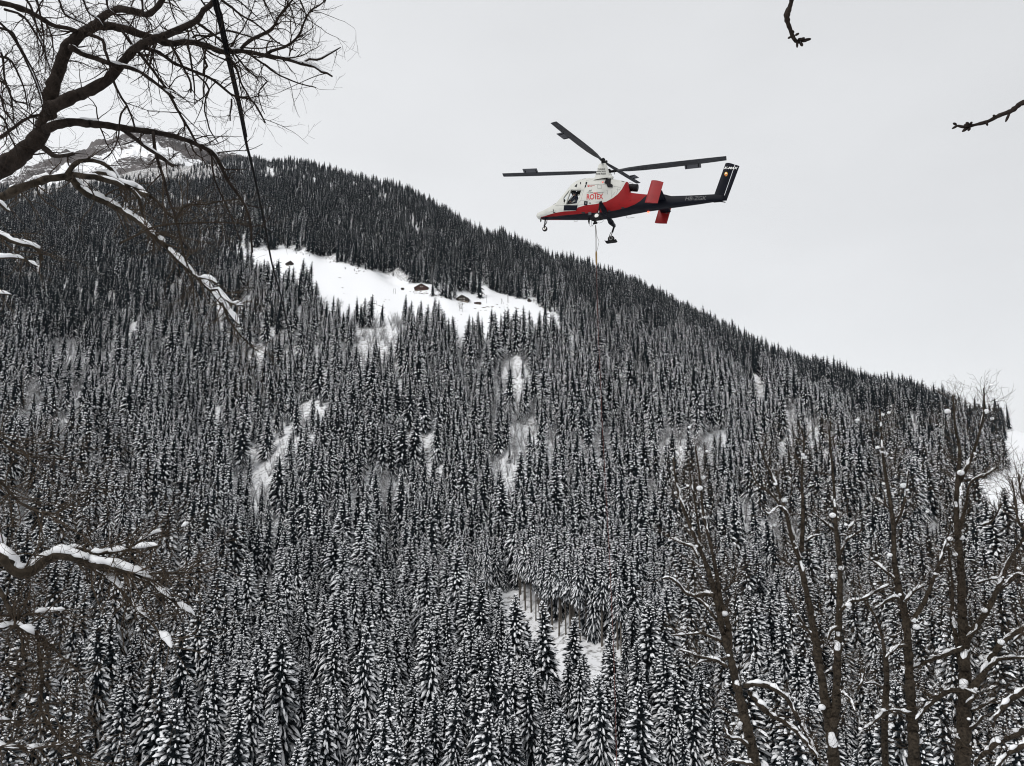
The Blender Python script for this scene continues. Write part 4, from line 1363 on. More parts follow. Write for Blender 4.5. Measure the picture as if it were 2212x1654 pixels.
JE = [('pel', 'bel'), ('bel', 'che'), ('che', 'nec'), ('nec', 'hd'), ('che', 'shl'), ('shl', 'ell'), ('ell', 'hnl'), ('che', 'shr'), ('shr', 'elr'), ('elr', 'hnr'), ('pel', 'hil'), ('hil', 'knl'), ('knl', 'ftl'), ('pel', 'hir'), ('hir', 'knr'), ('knr', 'ftr')]
keys = list(J)
bm = bpy.data.meshes.new('sk'); bm.from_pydata([Vector(J[k]) * 0.95 + pc for k in keys], [(keys.index(a), keys.index(b_)) for a, b_ in JE], [])
so = bpy.data.objects.new('sk', bm); COL.objects.link(so)
so.modifiers.new('s', 'SKIN'); sb = so.modifiers.new('u', 'SUBSURF'); sb.levels = 1; sb.render_levels = 1
for i, k in enumerate(keys):
    sv = bm.skin_vertices[0].data[i]; sv.radius = (JR[k], JR[k]); sv.use_root = (k == 'pel')
bo = bpy.data.meshes.new_from_object(so.evaluated_get(bpy.context.evaluated_depsgraph_get()))
bpy.data.objects.remove(so)
bo.materials.clear(); bo.materials.append(M['suit'])
for p in bo.polygons: p.use_smooth = True
link('body', bo, person)
hc_ = pc + Vector((0.20, 0.165, 0.56)) * 0.95
mb = MB(); mb.ball(hc_ + Vector((0.015, 0, -0.02)), 0.105, (1.0, 0.85, 1.15), 14, 9); mb.ball(hc_ + Vector((0.12, 0, -0.02)), 0.022, (1, .8, 1.1), 8, 5)
hd_ = mb.build('head', M['skin'], person, smooth=True)
mb = MB(); mb.ball(hc_ + Vector((-0.02, 0, 0.035)), 0.135, (1.05, 0.95, 1.0), 16, 10); mb.build('helmet', M['helmet'], hd_, smooth=True)
for s_ in ('l', 'r'):
    hb = Vector(J['hn' + s_]) * 0.95 + pc
    mb = MB(); mb.ball(hb + Vector((0.04, 0, 0)), 0.04, (1.2, 0.9, 0.7), 8, 5)
    for f_ in range(4): mb.tube([hb + Vector((0.07, -0.028 + 0.018 * f_, 0.01)), hb + Vector((0.11 + 0.008 * (f_ % 3), -0.028 + 0.018 * f_, -0.01)), hb + Vector((0.10, -0.028 + 0.018 * f_, -0.05))], 0.009, 5)
    mb.tube([hb + Vector((0.03, 0.035, 0)), hb + Vector((0.07, 0.045, -0.02))], 0.011, 5)
    mb.build('hand', M['skin'], person, smooth=True)

# ------------------------------------------------------------------ the long line under the hook
M['line'] = material('red_brown_rope', (0.10, 0.028, 0.022), 0.8, var=0.4, scale=3)
M['sling'] = material('steel_sling', (0.10, 0.09, 0.08), 0.5)
M['yellow'] = material('yellow_sleeve', (0.22, 0.14, 0.04), 0.6)
ll = empty('cargo_line', HM @ hk2)
tag(ll, 'long thin red cargo line hanging from the helicopter hook down over the forest', 'cable')
lo_ = HM @ hk2
def rel(p): return Vector(p) - lo_
depth0 = lo_.y * CP + lo_.z * SP
def lp(u, v, dz=0.0):
    # the rope hangs in the plane through the hook that faces the viewer
    r = ray(u, v); return r * (lo_.y + dz) / r.y
mb = MB()
top = [(1286.5, 486), (1287.5, 515), (1287.5, 545)]
mb.tube([rel(lp(*p)) for p in top], 0.028, 6)
mb.tube([rel(lp(*p)) for p in [(1287, 486), (1289.5, 510), (1294, 521), (1291, 536), (1288, 546)]], 0.012, 5)
mb.build('sling', M['sling'], ll)
mb = MB(); mb.tube([rel(lp(*p)) for p in [(1287.8, 543), (1288, 548), (1288.3, 566), (1288.5, 572)]], [0.045, 0.06, 0.055, 0.03], 8)
mb.build('swivel', M['yellow'], ll)
mb = MB()
path = [(1288.5, 570), (1290, 640), (1292.5, 720), (1296, 800), (1300, 900), (1305.5, 1000), (1311, 1100), (1316.5, 1200), (1321, 1300), (1325.5, 1400), (1329, 1520), (1332, 1654), (1337, 1800)]
q = [rel(lp(*p)) for p in path]
mb.tube(q, 0.019, 6)
mb.build('rope', M['line'], ll)
# ------------------------------------------------------------------ bare trees in the foreground
def spline(pts, step):
    """Catmull-Rom through measured points, resampled"""
    pts = [np.array(p, float) for p in pts]
    P_ = [2 * pts[0] - pts[1]] + pts + [2 * pts[-1] - pts[-2]]
    o = []
    for i in range(1, len(P_) - 2):
        a, b_, c, d = P_[i - 1], P_[i], P_[i + 1], P_[i + 2]
        n = max(1, int(np.linalg.norm((c - b_)[:2]) / step))
        for k in range(n):
            t = k / n
            o.append(0.5 * (2 * b_ + (c - a) * t + (2 * a - 5 * b_ + 4 * c - d) * t * t + (3 * b_ - a - 3 * c + d) * t ** 3))
    o.append(pts[-1])
    return o

def limb3d(pts, r0, r1, d0, d1, rng, step=9.0, knot=0.10, rexp=1.0):
    """measured course (px) + radii (px) + distances (m) -> 3d points and radii in m"""
    q = spline(pts, step)
    n = len(q)
    P3, R3 = [], []
    wob = 0
    for i, p in enumerate(q):
        f = i / max(1, n - 1)
        d = d0 + (d1 - d0) * f
        wob = wob * 0.7 + rng.gauss(0, 1)
        r = r0 + (r1 - r0) * f ** rexp
        a = rng.gauss(0, 0.10) * r; b_ = rng.gauss(0, 0.10) * r
        if len(p) > 2: r = p[2]
        P3.append(P(p[0] + a, p[1] + b_, d + wob * 0.004 * d))
        R3.append(max(0.0008, r / FPX * d * (1 + rng.uniform(-knot, knot))))
    return P3, R3

UPV = Vector((0, 0, 1))
def lay_snow(mb, P3, R3, thick, cover, rng, lump=0.35, maxsteep=0.86):
    """snow lying along the upper side of a limb, in runs with rounded ends"""
    i, n = 0, len(P3)
    ph = rng.uniform(0, 100)
    while i < n - 2:
        if rng.random() > cover:
            i += rng.randint(1, 3); continue
        L = rng.randint(3, 10) if cover < 0.9 else rng.randint(9, 34)
        j = min(n - 1, i + L)
        pts, rad = [], []
        for k in range(i, j + 1):
            t = (P3[min(k + 1, n - 1)] - P3[max(k - 1, 0)]).normalized()
            if abs(t.z) > maxsteep: break
            e = min(1.0, (k - i + 0.35) / 1.6, (j - k + 0.35) / 1.6)
            w_ = max(0.25, e) * (1 + lump * (math.sin(ph + k * 1.1) * 0.6 + 0.4 * math.sin(ph * 3 + k * 2.3) + rng.uniform(-0.3, 0.3)))
            up = (UPV - t * t.z).normalized()
            rr = max(R3[k] * 0.80, thick * 0.55) * w_
            pts.append(P3[k] + up * (R3[k] * 0.55 + rr * 0.55 * min(1, thick / (R3[k] + 1e-4) + .25)))
            rad.append(rr * 0.88)
        if len(pts) >= 3:
            mb.tube(pts, rad, 9)
        i = j + rng.randint(0, 2)

TWIG_MIN = [0.0009]
def twig(mb, p, d, L, r, depth, rng, curl=0.0, sag=0.0, bush=3, snowmb=None, sn=0.0, sides=3):
    """a crooked twig with side twigs"""
    n = max(3, int(4 + depth * 2))
    pts, rad = [p.copy()], [r]
    d = d.normalized(); q = p.copy()
    for i in range(n):
        f = (i + 1) / n
        d = (d + Vector((rng.gauss(0, .16), rng.gauss(0, .16), rng.gauss(0, .16) - sag * (1 - f) + curl * f))).normalized()
        q = q + d * (L / n)
        pts.append(q.copy()); rad.append(max(r * (1 - 0.72 * f), TWIG_MIN[0]))
        if depth > 0 and i >= 0 and rng.random() < bush / n:
            sd = d.orthogonal(); sd.rotate(Matrix.Rotation(rng.uniform(0, 6.283), 3, d))
            dd = (d * rng.uniform(0.5, 1.0) + sd * rng.uniform(0.5, 0.95)).normalized()
            twig(mb, q, dd, L * rng.uniform(0.32, 0.62), rad[-1] * 0.72, depth - 1, rng, curl, sag, bush, snowmb, sn, 3)
    mb.tube(pts, rad, sides, cap=False)
    if snowmb is not None and rng.random() < sn:
        k = rng.randint(1, n - 1)
        s = rng.uniform(0.5, 1.2)
        snowmb.ball(pts[k] + Vector((0, 0, 0.02 * s)), 0.035 * s, (1.2, 1.2, 0.85), 7, 5)

def dress(limb_obj, P3, R3, rng, n, Lpx, d, rpx, curl, sag, depth=2, start=0.15, bush=3, spread=0.9, plane=0.55, name='twigs', mat='twig'):
    """side twigs along a limb"""
    mb = MB()
    m = len(P3)
    for _ in range(int(n * 0.6)):
        i = min(m - 2, int(m * rng.uniform(start, 1.0)))
        t = (P3[i + 1] - P3[i]).normalized()
        sd = Vector((rng.gauss(0, 1), rng.gauss(0, 1) * plane, rng.gauss(0, 1))).normalized()
        dd = (t * rng.uniform(0.3, 1.0) + sd * spread).normalized()
        L = Lpx * rng.uniform(0.45, 1.25) / FPX * d
        r = min(R3[i] * 0.6, 1.25 * rpx / FPX * d * rng.uniform(0.8, 1.3))
        twig(mb, P3[i], dd, L * 1.15, r, depth, rng, curl, sag, bush * 0.8)
    if mb.v:
        o = mb.build(name, M[mat], limb_obj); o['kind'] = 'stuff'

LT = empty('bare_tree', (0, 0, 0))
tag(LT, 'large bare broadleaf tree with crooked snow-topped limbs reaching in from the left edge', 'tree')
rng = random.Random(11)
# trunk, left of the frame, on the slope where the viewer stands
tb = P(-330, 400, 7.6)
gz = float(terr(np.array([math.atan2(tb.x, tb.y)]), np.array([math.hypot(tb.x, tb.y)]))[0])
mb = MB()
tp = [Vector((tb.x - 0.25, tb.y, gz - 0.4)), Vector((tb.x - 0.2, tb.y, gz + 1.5)), P(-300, 1150, 7.6), P(-260, 800, 7.5), P(-180, 520, 7.4), P(-70, 415, 7.2), P(-20, 378, 7.1)]
mb.tube(tp, [0.30, 0.24, 0.20, 0.17, 0.135, 0.092, 0.072], 12)
link('trunk', mb.mesh('trunk', M['bark'], True), LT)

def limb(pts, r0, r1, d0, d1, snow=0.0, cover=0.0, ntw=0, Ltw=70, rtw=1.3, curl=0.06, sag=0.05, depth=2, bush=3, mat='bark', sides=8, start=0.15, rexp=1.0, spread=0.9, root=None, lump=0.35, steep=0.86):
    P3, R3 = limb3d(pts, r0, r1, d0, d1, rng, rexp=rexp)
    mb = MB(); mb.tube(P3, R3, sides)
    o = link('limb', mb.mesh('limb', M[mat], True), root or LT)
    if snow:
        sm = MB(); lay_snow(sm, P3, R3, snow / FPX * (d0 + d1) / 2, cover, rng, lump, steep)
        if sm.v:
            s_ = link('snow_cap', sm.mesh('snow_cap', M['snow'], True), o); s_['kind'] = 'stuff'
    if ntw: dress(o, P3, R3, rng, ntw if mat == 'bark' else int(ntw * 1.9), Ltw, (d0 + d1) / 2, rtw, curl, sag, depth, start, bush, spread, mat='twig' if mat == 'bark' else 'twig_ash')
    return o

# the great limb and its forks
limb([(-40, 392), (0, 366), (45, 333), (80, 298), (98, 265), (107, 235), (112, 200), (122, 165), (135, 125), (150, 96), (175, 74), (205, 57)], 17, 8.5, 7.1, 6.8, 6, 0.5, 16, 80, 1.4, sides=12)
limb([(203, 58), (222, 36), (240, 24), (262, 19), (285, 24), (315, 31), (335, 20), (350, 0), (372, -45)], 7.5, 4, 6.8, 6.5, 5, 0.35, 14, 90)
limb([(203, 58), (235, 55), (270, 62), (310, 75), (340, 85), (365, 93), (409, 91), (446, 99), (483, 112), (521, 110), (573, 119), (623, 129), (651, 138), (679, 144), (694, 155), (707, 158), (718, 165)], 8, 1.8, 6.8, 7.4, 7, 0.55, 44, 105, 1.4, bush=4)
limb([(651, 138), (668, 127), (685, 129), (707, 119), (735, 102)], 2.6, 1.2, 7.3, 7.6, 4, 0.2, 3, 40)
limb([(573, 119), (586, 110), (623, 97), (646, 75), (657, 48), (670, 24), (698, 5), (715, -20)], 3, 1.0, 7.2, 7.3, 0, 0, 20, 75)
limb([(522, 104), (539, 88), (586, 63), (604, 34), (631, 0), (650, -30)], 3.6, 1.6, 7.1, 6.9, 0, 0, 26, 90)
limb([(410, 88), (424, 76), (455, 78), (485, 66), (505, 69), (545, 80), (580, 88), (605, 92)], 2.2, 1.0, 7.1, 7.3, 0, 0, 12, 60)
limb([(102, 236), (131, 222), (159, 209), (196, 194), (224, 177), (248, 157), (265, 134), (289, 108), (317, 91), (351, 78), (382, 65), (410, 52), (427, 43), (440, 22), (457, 9), (475, -20)], 11.5, 4.2, 6.9, 6.4, 5, 0.35, 26, 80, sides=10)
limb([(98, 279), (131, 267), (159, 264), (196, 267), (243, 272), (280, 278), (326, 284), (364, 291), (408, 305), (440, 319), (456, 327), (470, 344), (492, 389), (516, 423), (529, 444), (541, 480), (543, 520), (545, 545)], 8.5, 1.8, 7.0, 6.6, 4, 0.4, 40, 85, sides=9, rexp=0.8)
limb([(259, 276), (288, 296), (312, 315), (348, 339), (374, 358)], 4, 3.2, 6.9, 6.5, 3, 0.4, 8, 60)
limb([(94, 318), (113, 334), (134, 336), (158, 332)], 5.5, 2.8, 7.0, 6.7, 5, 0.6, 2, 40)
limb([(331, 286), (333, 312), (341, 348), (353, 384), (365, 432), (379, 468), (392, 520), (405, 590)], 3.2, 1.4, 6.8, 6.4, 0, 0, 16, 80)
limb([(456, 327), (462, 380), (480, 425), (500, 470), (520, 520)], 2.0, 1.0, 6.7, 6.5, 0, 0, 12, 70)
limb([(-20, 4), (0, 6), (28, 12), (52, 20), (75, 31), (97, 45), (121, 57), (146, 60), (168, 68)], 5, 3.4, 6.4, 6.8, 6, 0.4, 16, 80)
limb([(150, 100), (159, 106), (187, 119), (224, 132), (252, 142), (280, 146), (308, 159), (336, 179), (366, 203), (377, 211)], 5, 2.2, 6.8, 6.6, 6, 0.5, 10, 60)
limb([(366, 203), (371, 213), (382, 235), (401, 267), (416, 292), (423, 306), (436, 325)], 2.8, 1.8, 6.6, 6.6, 0, 0, 10, 70)
limb([(250, 58), (261, 63), (289, 101), (317, 134), (345, 172), (369, 203)], 2.8, 2.2, 6.8, 6.6, 0, 0, 10, 60)
limb([(305, 98), (317, 104), (345, 114), (373, 134), (390, 142), (422, 155), (457, 170), (483, 190), (506, 207), (539, 213), (550, 224), (563, 246), (573, 265)], 3.4, 1.6, 6.7, 7.0, 0, 0, 26, 85)
limb([(190, 72), (198, 76), (222, 86), (226, 106), (237, 138), (243, 168), (257, 201), (274, 228), (283, 250), (291, 275)], 3.0, 1.6, 6.7, 6.5, 0, 0, 10, 70)
limb([(274, 228), (262, 245), (258, 265), (255, 300), (240, 330), (222, 345)], 1.8, 1.0, 6.5, 6.4, 0, 0, 4, 50)
limb([(427, 50), (455, 69), (483, 93), (502, 110), (521, 134), (539, 155), (556, 166), (567, 166), (580, 177)], 2.6, 1.2, 6.6, 7.0, 0, 0, 14, 75)
limb([(478, 0), (502, 17), (521, 32), (550, 49), (577, 71), (600, 92), (640, 110)], 2.2, 1.0, 6.5, 6.9, 0, 0, 14, 75)
limb([(539, 116), (577, 144), (604, 162), (644, 179), (683, 189)], 2.2, 1.0, 7.2, 7.5, 0, 0, 12, 60)
limb([(490, 116), (494, 123), (511, 149), (521, 179), (536, 205), (543, 220)], 3.0, 1.3, 7.0, 7.1, 0, 0, 14, 70)
limb([(365, 92), (371, 99), (386, 127), (401, 155), (412, 179), (412, 200)], 2.6, 1.8, 6.9, 6.8, 0, 0, 7, 60)
limb([(403, 92), (410, 116), (416, 155), (420, 190), (421, 225)], 2.2, 1.0, 6.9, 6.8, 0, 0, 6, 50)
limb([(423, 159), (446, 181), (452, 194), (444, 215), (442, 241), (448, 259), (453, 280), (472, 309)], 1.8, 1.0, 6.8, 6.8, 0, 0, 8, 60)
limb([(576, 177), (560, 196), (560, 215), (567, 237), (572, 246)], 1.5, 0.8, 7.0, 7.0, 0, 0, 5, 40)
limb([(440, 160), (441, 150), (447, 142), (443, 132), (440, 127), (444, 124)], 2.4, 2.2, 6.8, 6.7, 0, 0, 0)
limb([(500, 213), (500, 228), (497, 246), (497, 260)], 1.8, 1.4, 6.9, 6.9, 0, 0, 3, 40)
limb([(0, 297), (30, 275), (60, 255), (84, 248), (96, 249)], 3.0, 2.2, 6.6, 7.0, 0, 0, 8, 70)
# hanging sprays at the far left
for (x0, y0, x1, y1, x2, y2) in ((-20, 30, 60, 140, 96, 250), (0, 60, 40, 95, 95, 215), (10, 20, 70, 60, 108, 150), (-10, 120, 35, 150, 60, 235), (-10, 170, 28, 215, 72, 232), (40, -20, 80, 60, 100, 130),
                                 (100, -20, 140, 30, 210, 70), (150, -25, 190, 25, 225, 60), (60, -20, 88, 40, 92, 120), (-15, 240, 20, 290, 38, 345), (-12, 90, 10, 170, 30, 262), (210, -20, 235, 20, 290, 60), (290, -20, 310, 30, 330, 70), (-20, 190, 10, 240, 40, 290)):
    limb([(x0, y0), ((x0 + x1) / 2 + 6, (y0 + y1) / 2 - 8), (x1, y1), ((x1 + x2) / 2 + 5, (y1 + y2) / 2), (x2, y2)], 2.2, 0.9, 5.6, 6.2, 3, 0.08, 15, 75, 1.2, curl=0.05, sag=0.10, bush=4)
for (x0, y0, x1, y1, x2, y2) in ((480, -20, 520, 5, 560, 40), (560, -20, 575, 10, 600, 60), (420, -25, 450, 20, 500, 60), (600, -20, 625, 10, 640, 60), (640, -15, 655, 15, 665, 45), (360, -20, 372, 25, 385, 58)):
    limb([(x0, y0), (x1, y1), (x2, y2)], 1.8, 0.8, 6.9, 7.2, 0, 0, 12, 75, 1.2)

# lower, snowier limbs
limb([(-70, 455), (0, 428), (36, 409), (72, 396), (108, 385), (139, 381), (156, 377), (180, 380), (204, 382), (228, 389), (252, 395), (264, 402), (288, 412), (321, 421)], 9.5, 3.6, 6.6, 6.0, 7, 0.55, 10, 60, sides=9, mat='bark_lit')
limb([(139, 380), (156, 387), (168, 401), (187, 418), (216, 432), (252, 449), (276, 464), (307, 485), (324, 504), (355, 528), (372, 550), (403, 579), (432, 605), (456, 629), (475, 653), (498, 678), (515, 700)], 6.5, 2.0, 6.3, 5.6, 11, 0.97, 26, 80, sides=9, mat='bark_lit', lump=0.25)
limb([(144, 377), (163, 353), (182, 346), (216, 350), (240, 365), (254, 387), (264, 399)], 4.5, 3.0, 6.3, 6.2, 5, 0.25, 6, 60, mat='bark_lit')
limb([(200, 376), (215, 373), (228, 375), (252, 389), (285, 404), (322, 417)], 4, 3.0, 6.25, 6.0, 10, 0.8, 4, 50, mat='bark_lit')
limb([(318, 419), (343, 437), (365, 464), (379, 473), (384, 490)], 3.0, 2.0, 6.0, 5.9, 0, 0, 8, 70, mat='bark_lit')
limb([(286, 411), (300, 428), (305, 450), (310, 470)], 3.2, 2.0, 6.0, 5.9, 8, 0.7, 3, 50, mat='bark_lit')
limb([(379, 473), (390, 455), (405, 443), (445, 441), (480, 434), (520, 430)], 2.4, 1.0, 5.9, 5.8, 0, 0, 14, 80, mat='bark_lit')
limb([(260, 525), (300, 505), (330, 491), (360, 485), (400, 482), (470, 480), (540, 484)], 2.4, 1.0, 5.7, 5.7, 0, 0, 18, 80, mat='bark_lit')
limb([(384, 480), (392, 530), (400, 560), (415, 600), (420, 660)], 2.0, 1.0, 5.8, 5.6, 0, 0, 16, 80, mat='bark_lit')
limb([(455, 628), (470, 625), (478, 640), (500, 655), (525, 660)], 2.6, 1.4, 5.6, 5.5, 12, 0.8, 12, 70, mat='bark_lit')
limb([(430, 600), (452, 603), (468, 612)], 2.2, 1.5, 5.6, 5.6, 9, 0.9, 4, 50, mat='bark_lit')
limb([(480, 655), (500, 700), (540, 745), (560, 760)], 2.2, 1.0, 5.5, 5.4, 0, 0, 14, 80, mat='bark_lit')
limb([(-40, 498), (0, 508), (24, 520), (48, 528), (72, 533), (86, 546), (92, 562)], 4.6, 2.6, 5.2, 5.0, 9, 0.97, 10, 60, mat='bark_lit', lump=0.3)
limb([(-30, 425), (0, 440), (12, 452), (20, 456)], 3.0, 2.0, 5.2, 5.1, 7, 0.85, 3, 40, mat='bark_lit')
limb([(-30, 560), (20, 556), (50, 560), (80, 575)], 2.4, 1.4, 5.1, 5.0, 9, 0.55, 8, 50, mat='bark_lit')
limb([(-30, 640), (0, 634), (24, 637)], 2.4, 1.4, 5.1, 5.0, 7, 0.8, 4, 50, mat='bark_lit')
# the heavily laden limb lower left
limb([(-60, 1140), (-20, 1172), (6, 1200), (26, 1226), (46, 1238), (72, 1231), (99, 1211), (131, 1199), (166, 1207), (206, 1219), (253, 1227), (293, 1239), (332, 1254)], 13, 3.4, 5.4, 5.0, 16, 1.0, 36, 95, sides=10, mat='bark_lit', lump=0.22)
limb([(120, 1200), (150, 1190), (170, 1184), (205, 1195), (245, 1192), (301, 1184), (340, 1179)], 4.0, 1.8, 5.3, 4.9, 10, 0.85, 26, 90, mat='bark_lit')
limb([(166, 1212), (190, 1222), (221, 1229), (277, 1240), (316, 1256), (340, 1271), (368, 1294), (420, 1330)], 4.0, 1.4, 5.3, 4.9, 10, 0.85, 26, 90, mat='bark_lit')
limb([(200, 1228), (241, 1253), (265, 1278), (293, 1313), (336, 1356), (370, 1400)], 3.6, 1.4, 5.3, 4.9, 12, 0.55, 22, 90, mat='bark_lit')
limb([(230, 1222), (260, 1200), (300, 1170), (340, 1150), (368, 1150), (410, 1130)], 2.4, 1.0, 5.2, 4.9, 10, 0.35, 24, 90, mat='bark_lit')
limb([(300, 1240), (350, 1238), (400, 1237), (450, 1236)], 2.2, 1.0, 5.0, 4.8, 0, 0, 26, 90, mat='bark_lit')
limb([(-40, 1230), (0, 1275), (32, 1335), (79, 1371), (83, 1403), (91, 1466), (89, 1533), (119, 1585), (166, 1632), (200, 1690)], 4.0, 2.0, 5.2, 4.8, 0, 0, 40, 100, mat='bark_lit')
limb([(79, 1371), (100, 1385), (130, 1415), (160, 1440), (185, 1470)], 2.2, 1.0, 5.1, 4.9, 8, 0.2, 18, 80, mat='bark_lit')
limb([(-40, 1330), (0, 1342), (45, 1330), (95, 1322), (140, 1318)], 3.0, 1.4, 5.2, 5.0, 9, 0.6, 24, 80, mat='bark_lit')
limb([(-40, 1360), (0, 1356), (40, 1350), (70, 1362)], 3.0, 1.8, 5.2, 5.0, 9, 0.8, 10, 60, mat='bark_lit')
limb([(20, 1352), (50, 1358), (72, 1372)], 2.4, 1.6, 5.0, 5.0, 12, 0.85, 4, 60, mat='bark_lit')
limb([(-40, 1600), (0, 1612), (50, 1618), (90, 1614), (140, 1608)], 3.0, 1.4, 4.9, 4.8, 9, 0.7, 26, 90, mat='bark_lit')
limb([(-40, 1560), (10, 1555), (50, 1560)], 2.4, 1.4, 4.9, 4.8, 9, 0.6, 14, 70, mat='bark_lit')
limb([(-40, 1000), (10, 1050), (50, 1090), (110, 1110), (170, 1080), (230, 1040)], 2.4, 0.9, 5.4, 5.2, 0, 0, 44, 110, mat='bark_lit')
limb([(-40, 900), (10, 960), (60, 985), (120, 990), (190, 1000)], 2.2, 0.9, 5.4, 5.2, 0, 0, 30, 110, mat='bark_lit')
limb([(-40, 1450), (20, 1440), (60, 1450), (110, 1440)], 2.0, 0.9, 5.0, 4.9, 0, 0, 24, 90, mat='bark_lit')

# ------------------------------------------------------------------ two branch tips hanging into the sky, upper right
def bud(mb, p, d, L, r):
    t = d.normalized()
    R_ = t.to_track_quat('Z', 'Y').to_matrix()
    mb.ball(p + t * L * 0.5, 1.0, (r, r, L * 0.55), 8, 6, R_)
def tip_branch(label, pts, radii, dist, buds):
    root = P(*pts[0][:2], dist)
    o = empty('hanging_branch', root)
    tag(o, label, 'branch', None)
    q = [tuple(p) + (r,) for p, r in zip(pts, radii)]
    q = spline(q, 5.0)
    P3 = [P(p[0], p[1], dist) - root for p in q]
    R3 = [p[2] / FPX * dist * (1 + random.Random(i).uniform(-.16, .16)) for i, p in enumerate(q)]
    mb = MB(); mb.tube(P3, R3, 9)
    link('stem', mb.mesh('stem', M['bark'], True), o)
    mb_ = MB()
    for (u0, v0, u1, v1, r) in buds:
        a, b_ = P(u0, v0, dist) - root, P(u1, v1, dist * 0.995) - root
        mb = MB(); bud(mb, a, b_ - a, (b_ - a).length * 1.1, r / FPX * dist)
        link('bud', mb.mesh('bud', M['bark'], True), o)
W1 = [(1745, -240), (1722, -120), (1713, -30), (1710, 0), (1706, 15), (1700, 32), (1702, 49), (1707, 62), (1712, 77), (1719, 88), (1729, 91)]
tip_branch('short dark budded branch tip hanging from the top edge of the picture', W1, [9, 7.5, 5, 4.2, 4.4, 5.6, 4.4, 4.0, 3.6, 3.6, 3.2], 3.2,
           [(1718, 76, 1725, 72, 2.4), (1709, 79, 1703, 82, 2.2), (1722, 88, 1722, 101, 2.4), (1727, 86, 1737, 82, 2.8), (1729, 92, 1733, 98, 3.0), (1735, 87, 1750, 84, 3.0), (1724, 84, 1733, 84, 2.6), (1730, 89, 1742, 88, 2.4), (1715, 70, 1712, 66, 2.0)])
W2 = [(2420, 60), (2300, 150), (2240, 200), (2212, 221), (2204, 224), (2185, 239), (2159, 249), (2134, 262), (2112, 268), (2095, 272), (2082, 274), (2068, 271)]
tip_branch('dark budded branch tip reaching in from the right edge of the picture', W2, [9, 7.5, 5.5, 4.4, 4.0, 4.4, 3.5, 3.4, 2.8, 3.0, 2.8, 1.8], 3.2,
           [(2181, 244, 2173, 261, 2.4), (2095, 271, 2084, 270, 3.4), (2093, 270, 2088, 265, 3.0), (2091, 275, 2080, 283, 2.8), (2095, 276, 2092, 281, 2.6), (2096, 268, 2099, 264, 2.4), (2070, 270, 2058, 277, 2.2), (2066, 269, 2060, 266, 2.4), (2130, 262, 2133, 270, 2.2), (2150, 252, 2146, 249, 2.4), (2160, 248, 2168, 244, 2.2)])

